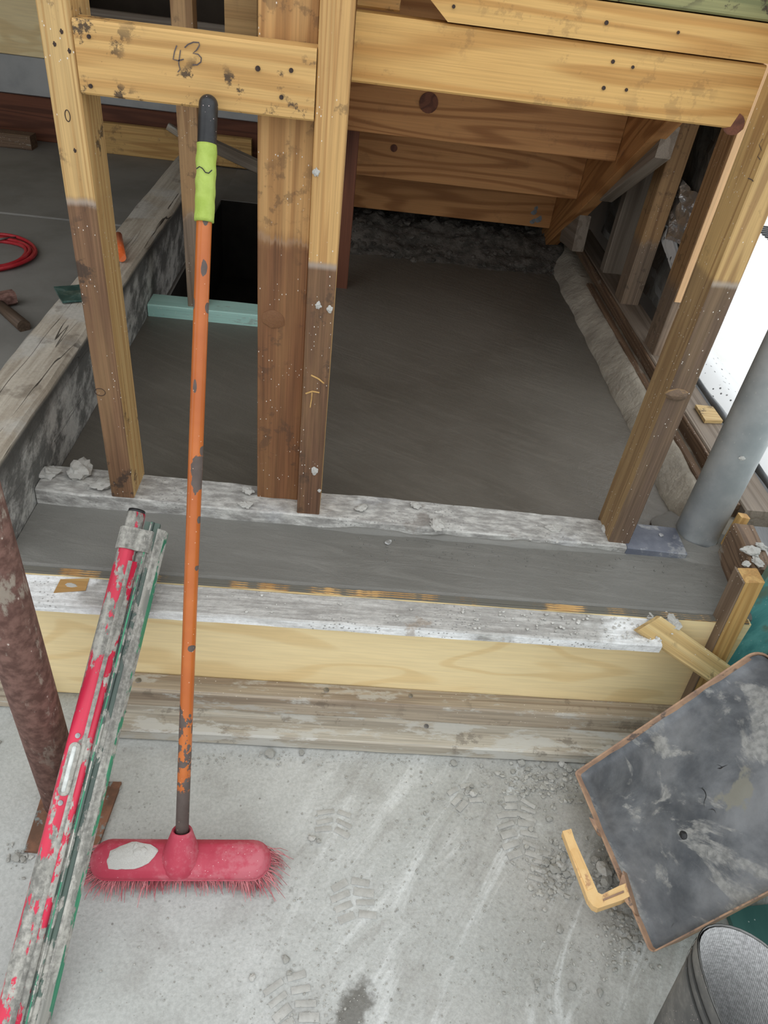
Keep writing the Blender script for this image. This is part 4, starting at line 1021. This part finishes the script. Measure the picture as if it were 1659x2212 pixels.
for j in range(NY):
    for i in range(m-1): Fc.append((j*m+i, j*m+i+1, (j+1)*m+i+1, (j+1)*m+i))
sp = tag(link('plastic_sheet', mesh('sheet', V, Fc, True), M_splat, None, Matrix.Translation((0, 2.1, .2))), 'white plastic sheet with black splatter on the yard beyond the curb', 'plastic sheet')
sp.modifiers.new('thickness', 'SOLIDIFY').thickness = .002
wq = [onz(x, y, .452) for x, y in ((1500, 880), (1521, 914), (1559, 915), (1537, 884))]
tag(prism('wood_wedge', [wq[0], wq[1], wq[2], wq[3]], (0, 0, .009), M_plystrip), 'small fresh pine wedge lying on the side wall plate', 'wedge')
# drain grate out in the yard
gq = onz(1655, 510, .17)
gr_ = thing('drain_grate', 'dark slotted grate on the bright yard at the right edge', 'grate', (gq.x+.05, gq.y, .17))
for k in range(9): box('bar', gq.x-.02, gq.x+.35, gq.y-.16+k*.04, gq.y-.142+k*.04, .17, .18, M_black, gr_)

# ------------------------------------------------------------------ left bay: plate with stud, tools, stacked boards
tp_ = tag(box('teal_timber', -.598, -.125, 2.135, 2.218, .33, .39, M_teal, None, bev=.003, seg=10, amp=.0008), 'pale teal painted timber across the slab from sleeper to double post', 'timber')
tag(box('inner_stud', -.479, -.425, 2.15, 2.205, .388, 2.45, M_right, None, 'z', seg=10, amp=.0008), 'inner stud standing on the teal timber behind the broom handle', 'stud')
# red cable coil
cc_ = onz(-26, 552, .30)
co = thing('cable_coil', 'red cable coil lying on the left bay floor', 'cable', (cc_.x, cc_.y, .30))
for k in range(4):
    R_ = .122+.012*k; pts = []
    for i in range(48): a = 2*pi*i/48; pts.append((cc_.x+R_*cos(a)*(1+.03*sin(2*a+k)), cc_.y+R_*1.05*sin(a), .308+.006*(k % 2)+.003*sin(3*a+k)))
    path_tube('cable_loop', pts, .0065, M_cable, co, 8, True)
q1 = onz(-30, 528, .305); q2 = onz(37, 519, .305)
tag(tube('steel_rod', q1+Vector((0, 0, .012)), q2+Vector((0, 0, .012)), .006, M_steel, seg=10, r1=.002), 'thin steel spike lying beside the red cable coil', 'spike')
h1 = onz(-6, 655, .315); h2 = onz(52, 705, .315)
hm = thing('hammer', 'hammer with dark wooden handle lying on the left bay floor', 'hammer', (h1.x, h1.y, .30))
tube('hammer_handle', h1, h2, .017, M_darkwoodh, hm, r1=.02, seg=14)
hxd = (h2-h1).normalized(); hside = hxd.cross(Vector((0, 0, 1)))
beam('hammer_head', h1-hside*.055+Vector((0, 0, .01)), h1+hside*.06+Vector((0, 0, .01)), .04, .04, M_rust, hm, bev=.008)
# boards stacked against the back of the bay
def bz(py, y=4.0, px=30): return ony(px, py, y).z
tag(box('brown_beam', -3.4, -.45, 4.08, 4.16, .306, .505, M_redpine, None, bev=.004), 'dark red-brown beam on edge along the back of the left bay', 'beam')
tag(box('grey_board', -3.4, -.45, 4.10, 4.13, .506, .672, M_greyboard, None, bev=.003), 'pale grey board above the red-brown beam', 'board')
tag(box('plywood_offcut', -3.2, -1.36, 4.09, 4.108, .675, 1.4, M_ply, None, bev=.002), 'plywood sheet standing on the grey board at the top left', 'plywood')
tag(box('pine_plank', -1.32, -.53, 4.0, 4.04, .306, .445, M_stake, None, bev=.003), 'light knotty pine plank on edge in front of the red-brown beam', 'plank')
tag(box('tan_board', -1.36, -1.0, 4.07, 4.088, .80, .87, M_block, None, bev=.003), 'narrow tan board high behind the nogging', 'board')
tag(box('dark_shelf_board', -1.35, -.3, 4.10, 4.13, .675, .90, M_mist, None, bev=.003), 'grey timber rail behind the nogging', 'rail')
d0 = ony(455, 312, 3.6); d1 = ony(562, 362, 3.3)
tag(beam('leaning_plank', d0, (d1.x, d1.y, max(d1.z, .36)), .03, .05, M_mist, None, bev=.003), 'grey plank sloping down behind the lime tape of the broom', 'plank')
k0 = onz(12, 318, .33)
tag(box('wood_offcut', k0.x-.18, k0.x+.09, 3.9, 3.98, .306, .37, M_brownw, None, bev=.004), 'short wooden offcut against the beam at the far left', 'offcut')
tag(beam('stick', ony(362, 272, 3.95), ony(392, 292, 3.95), .03, .03, M_greyw, None), 'stub of grey stick above the knotty pine plank', 'stick')
# ------------------------------------------------------------------ floor dust: boot prints, stones, grit
def boot_print(px, py, ang, s, rows):
    V = []; Fc = []; c = onz(px, py, 0)
    for r in range(rows):
        for sgn in (-1, 1):
            x0, y0 = sgn*.004*s, r*.018*s; x1, y1 = sgn*(.030+.006*random.random())*s, r*.018*s-.012*s*random.uniform(.2, 1)
            w = .0052*s*random.uniform(.8, 1.3); hh = random.uniform(.0014, .0024)
            d = Vector((x1-x0, y1-y0, 0)); nn = Vector((-d.y, d.x, 0)).normalized()*w; k = len(V)
            for t in range(5):
                e = Vector((x0, y0, 0))+d*(t/4); j = random.uniform(.6, 1)
                V += [e-nn, e+Vector((0, 0, hh*j if 0 < t < 4 else hh*.3)), e+nn]
            for t in range(4):
                for u in (0, 1): Fc.append((k+3*t+u, k+3*t+u+1, k+3*t+u+4, k+3*t+u+3))
    return link('boot_print', mesh('print', V, Fc, True), M_dust, floor, Matrix.Translation((c.x, c.y, .0006)) @ Matrix.Rotation(ang, 4, 'Z'))
for a in ((770, 1975, .25, 1.1, 4), (720, 1790, -.1, 1.0, 3), (1130, 1840, .1, 1.1, 5), (1120, 1760, -.2, 1.0, 3), (640, 2200, .4, 1.1, 4), (1010, 1730, .5, .9, 3), (1180, 1905, -.4, 1.0, 4)): boot_print(*a)
it = []
def scatter(n, px, py, sx, sy, smin, smax, uni=False):
    for _ in range(n):
        if uni: x, y = px+sx*random.uniform(-1, 1), py+sy*random.uniform(-1, 1)
        else: x, y = random.gauss(px, sx), random.gauss(py, sy)
        q = onz(x, y, 0)
        if -.9 < q.x < .95 and .15 < q.y < .893: it.append((q.x, q.y, 0, smin+(smax-smin)*random.random()**3))
scatter(420, 1180, 1690, 70, 26, .001, .006); scatter(320, 1195, 1880, 28, 40, .001, .006)
scatter(260, 1310, 1900, 22, 35, .0012, .007); scatter(240, 1350, 2010, 30, 40, .001, .005)
scatter(500, 1000, 1750, 160, 90, .0007, .003); scatter(500, 900, 2000, 260, 130, .0006, .0026)
scatter(260, 1180, 2090, 110, 60, .0007, .0032); scatter(320, 420, 1980, 320, 190, .0005, .0022, True)
scatter(180, 700, 1640, 330, 14, .0008, .003, True); scatter(90, 30, 1530, 30, 25, .001, .006); scatter(60, 40, 1850, 15, 15, .0008, .004)
scatter(160, 660, 2190, 90, 30, .0008, .003)
scatter(900, 1000, 1950, 330, 220, .0004, .0014, True); scatter(500, 300, 1950, 300, 250, .0004, .001, True)
rocks_stuff('floor_grit', it, M_stone, floor)
it = []
# larger stones one by one
big = [(583, 1630, .011), (652, 1628, .007), (1010, 1708, .007), (1022, 1716, .008), (1188, 1680, .010), (1172, 1655, .008), (1125, 1650, .009), (1228, 1662, .009), (1212, 1652, .008), (1140, 1662, .007), (980, 1650, .008), (1108, 1668, .006), (1186, 1770, .007),
       (1302, 1882, .016), (1310, 1905, .014), (1285, 1860, .009), (1328, 1870, .009), (1217, 1855, .009), (1208, 1870, .008), (1195, 1880, .011), (1180, 1865, .007), (1222, 1890, .008), (1190, 1905, .007), (1205, 1895, .006), (1356, 1955, .012), (1352, 2038, .009), (1372, 2030, .007), (1340, 1980, .007), (1325, 1960, .006), (1210, 2010, .007),
       (1235, 2132, .007), (1160, 2125, .006), (1296, 2145, .006), (674, 1812, .007), (688, 1818, .005), (372, 1907, .007), (505, 1908, .007), (617, 2073, .007), (545, 2113, .006), (625, 2102, .005), (45, 1518, .011), (15, 1512, .009), (60, 1530, .008), (30, 1540, .008), (258, 1703, .006), (35, 1855, .008), (50, 1858, .006)]
UNIQ = {(1302, 1882): 'largest grey stone inside the broken orange grip', (1310, 1905): 'pale rounded stone just below the largest one inside the grip', (583, 1630): 'lone grey stone against the base timber right of the broom handle',
        (652, 1628): 'small stone against the base timber, second right of the broom handle', (1010, 1708): 'left stone of the touching pair on the floor above the boot prints', (1022, 1716): 'right stone of the touching pair on the floor above the boot prints',
        (1188, 1680): 'round grey stone standing clear of the crumbs by the base timber', (1186, 1770): 'single stone left of the tray above the orange grip', (372, 1907): 'white stone at the front edge of the broom bristles under the socket', (505, 1908): 'white stone at the front edge of the right bristles',
        (1356, 1955): 'flat stone wedged under the tray edge below the grip', (1210, 2010): 'flat stone on the bare floor below the orange grip', (1235, 2132): 'grey stone on the floor midway between damp spot and boot', (1296, 2145): 'pale stone on the floor nearest to the rubber boot',
        (258, 1703): 'white chip at the corner of the rusty base plate', (617, 2073): 'dark stone on the open floor left of the damp spot'}
rk = [rock_mesh('stone', 2, .28, .75) for _ in range(5)]
for i, (px, py, s) in enumerate(big):
    q = onz(px, py, 0)
    o = link('stone', rk[i % 5], M_crumb if (px, py) in ((372, 1907), (505, 1908), (258, 1703), (1022, 1716)) else M_stone, None, Matrix.Translation((q.x, q.y, s*.42)) @ Matrix.Rotation(i*2.1, 4, 'Z') @ Matrix.Diagonal((s, s*.85, s*.7, 1)))
    if px > 1270: l, g = 'grey mortar stone on the floor beside the tray edge', 'stones by the tray'
    elif px > 1100 and py > 1800: l, g = 'grey mortar stone in the crumbs left of the orange grip', 'stones left of the grip'
    elif py < 1720 and px > 900: l, g = 'grey mortar stone on the floor near the base timber at right', 'stones along the base timber'
    elif px < 100: l, g = 'grey mortar stone on the floor by the rusty prop', 'stones by the prop'
    else: l, g = 'small grey stone lying alone on the open floor', 'stones on the open floor'
    u = UNIQ.get((px, py))
    if u: l = u
    tag(o, l, 'stone', g)
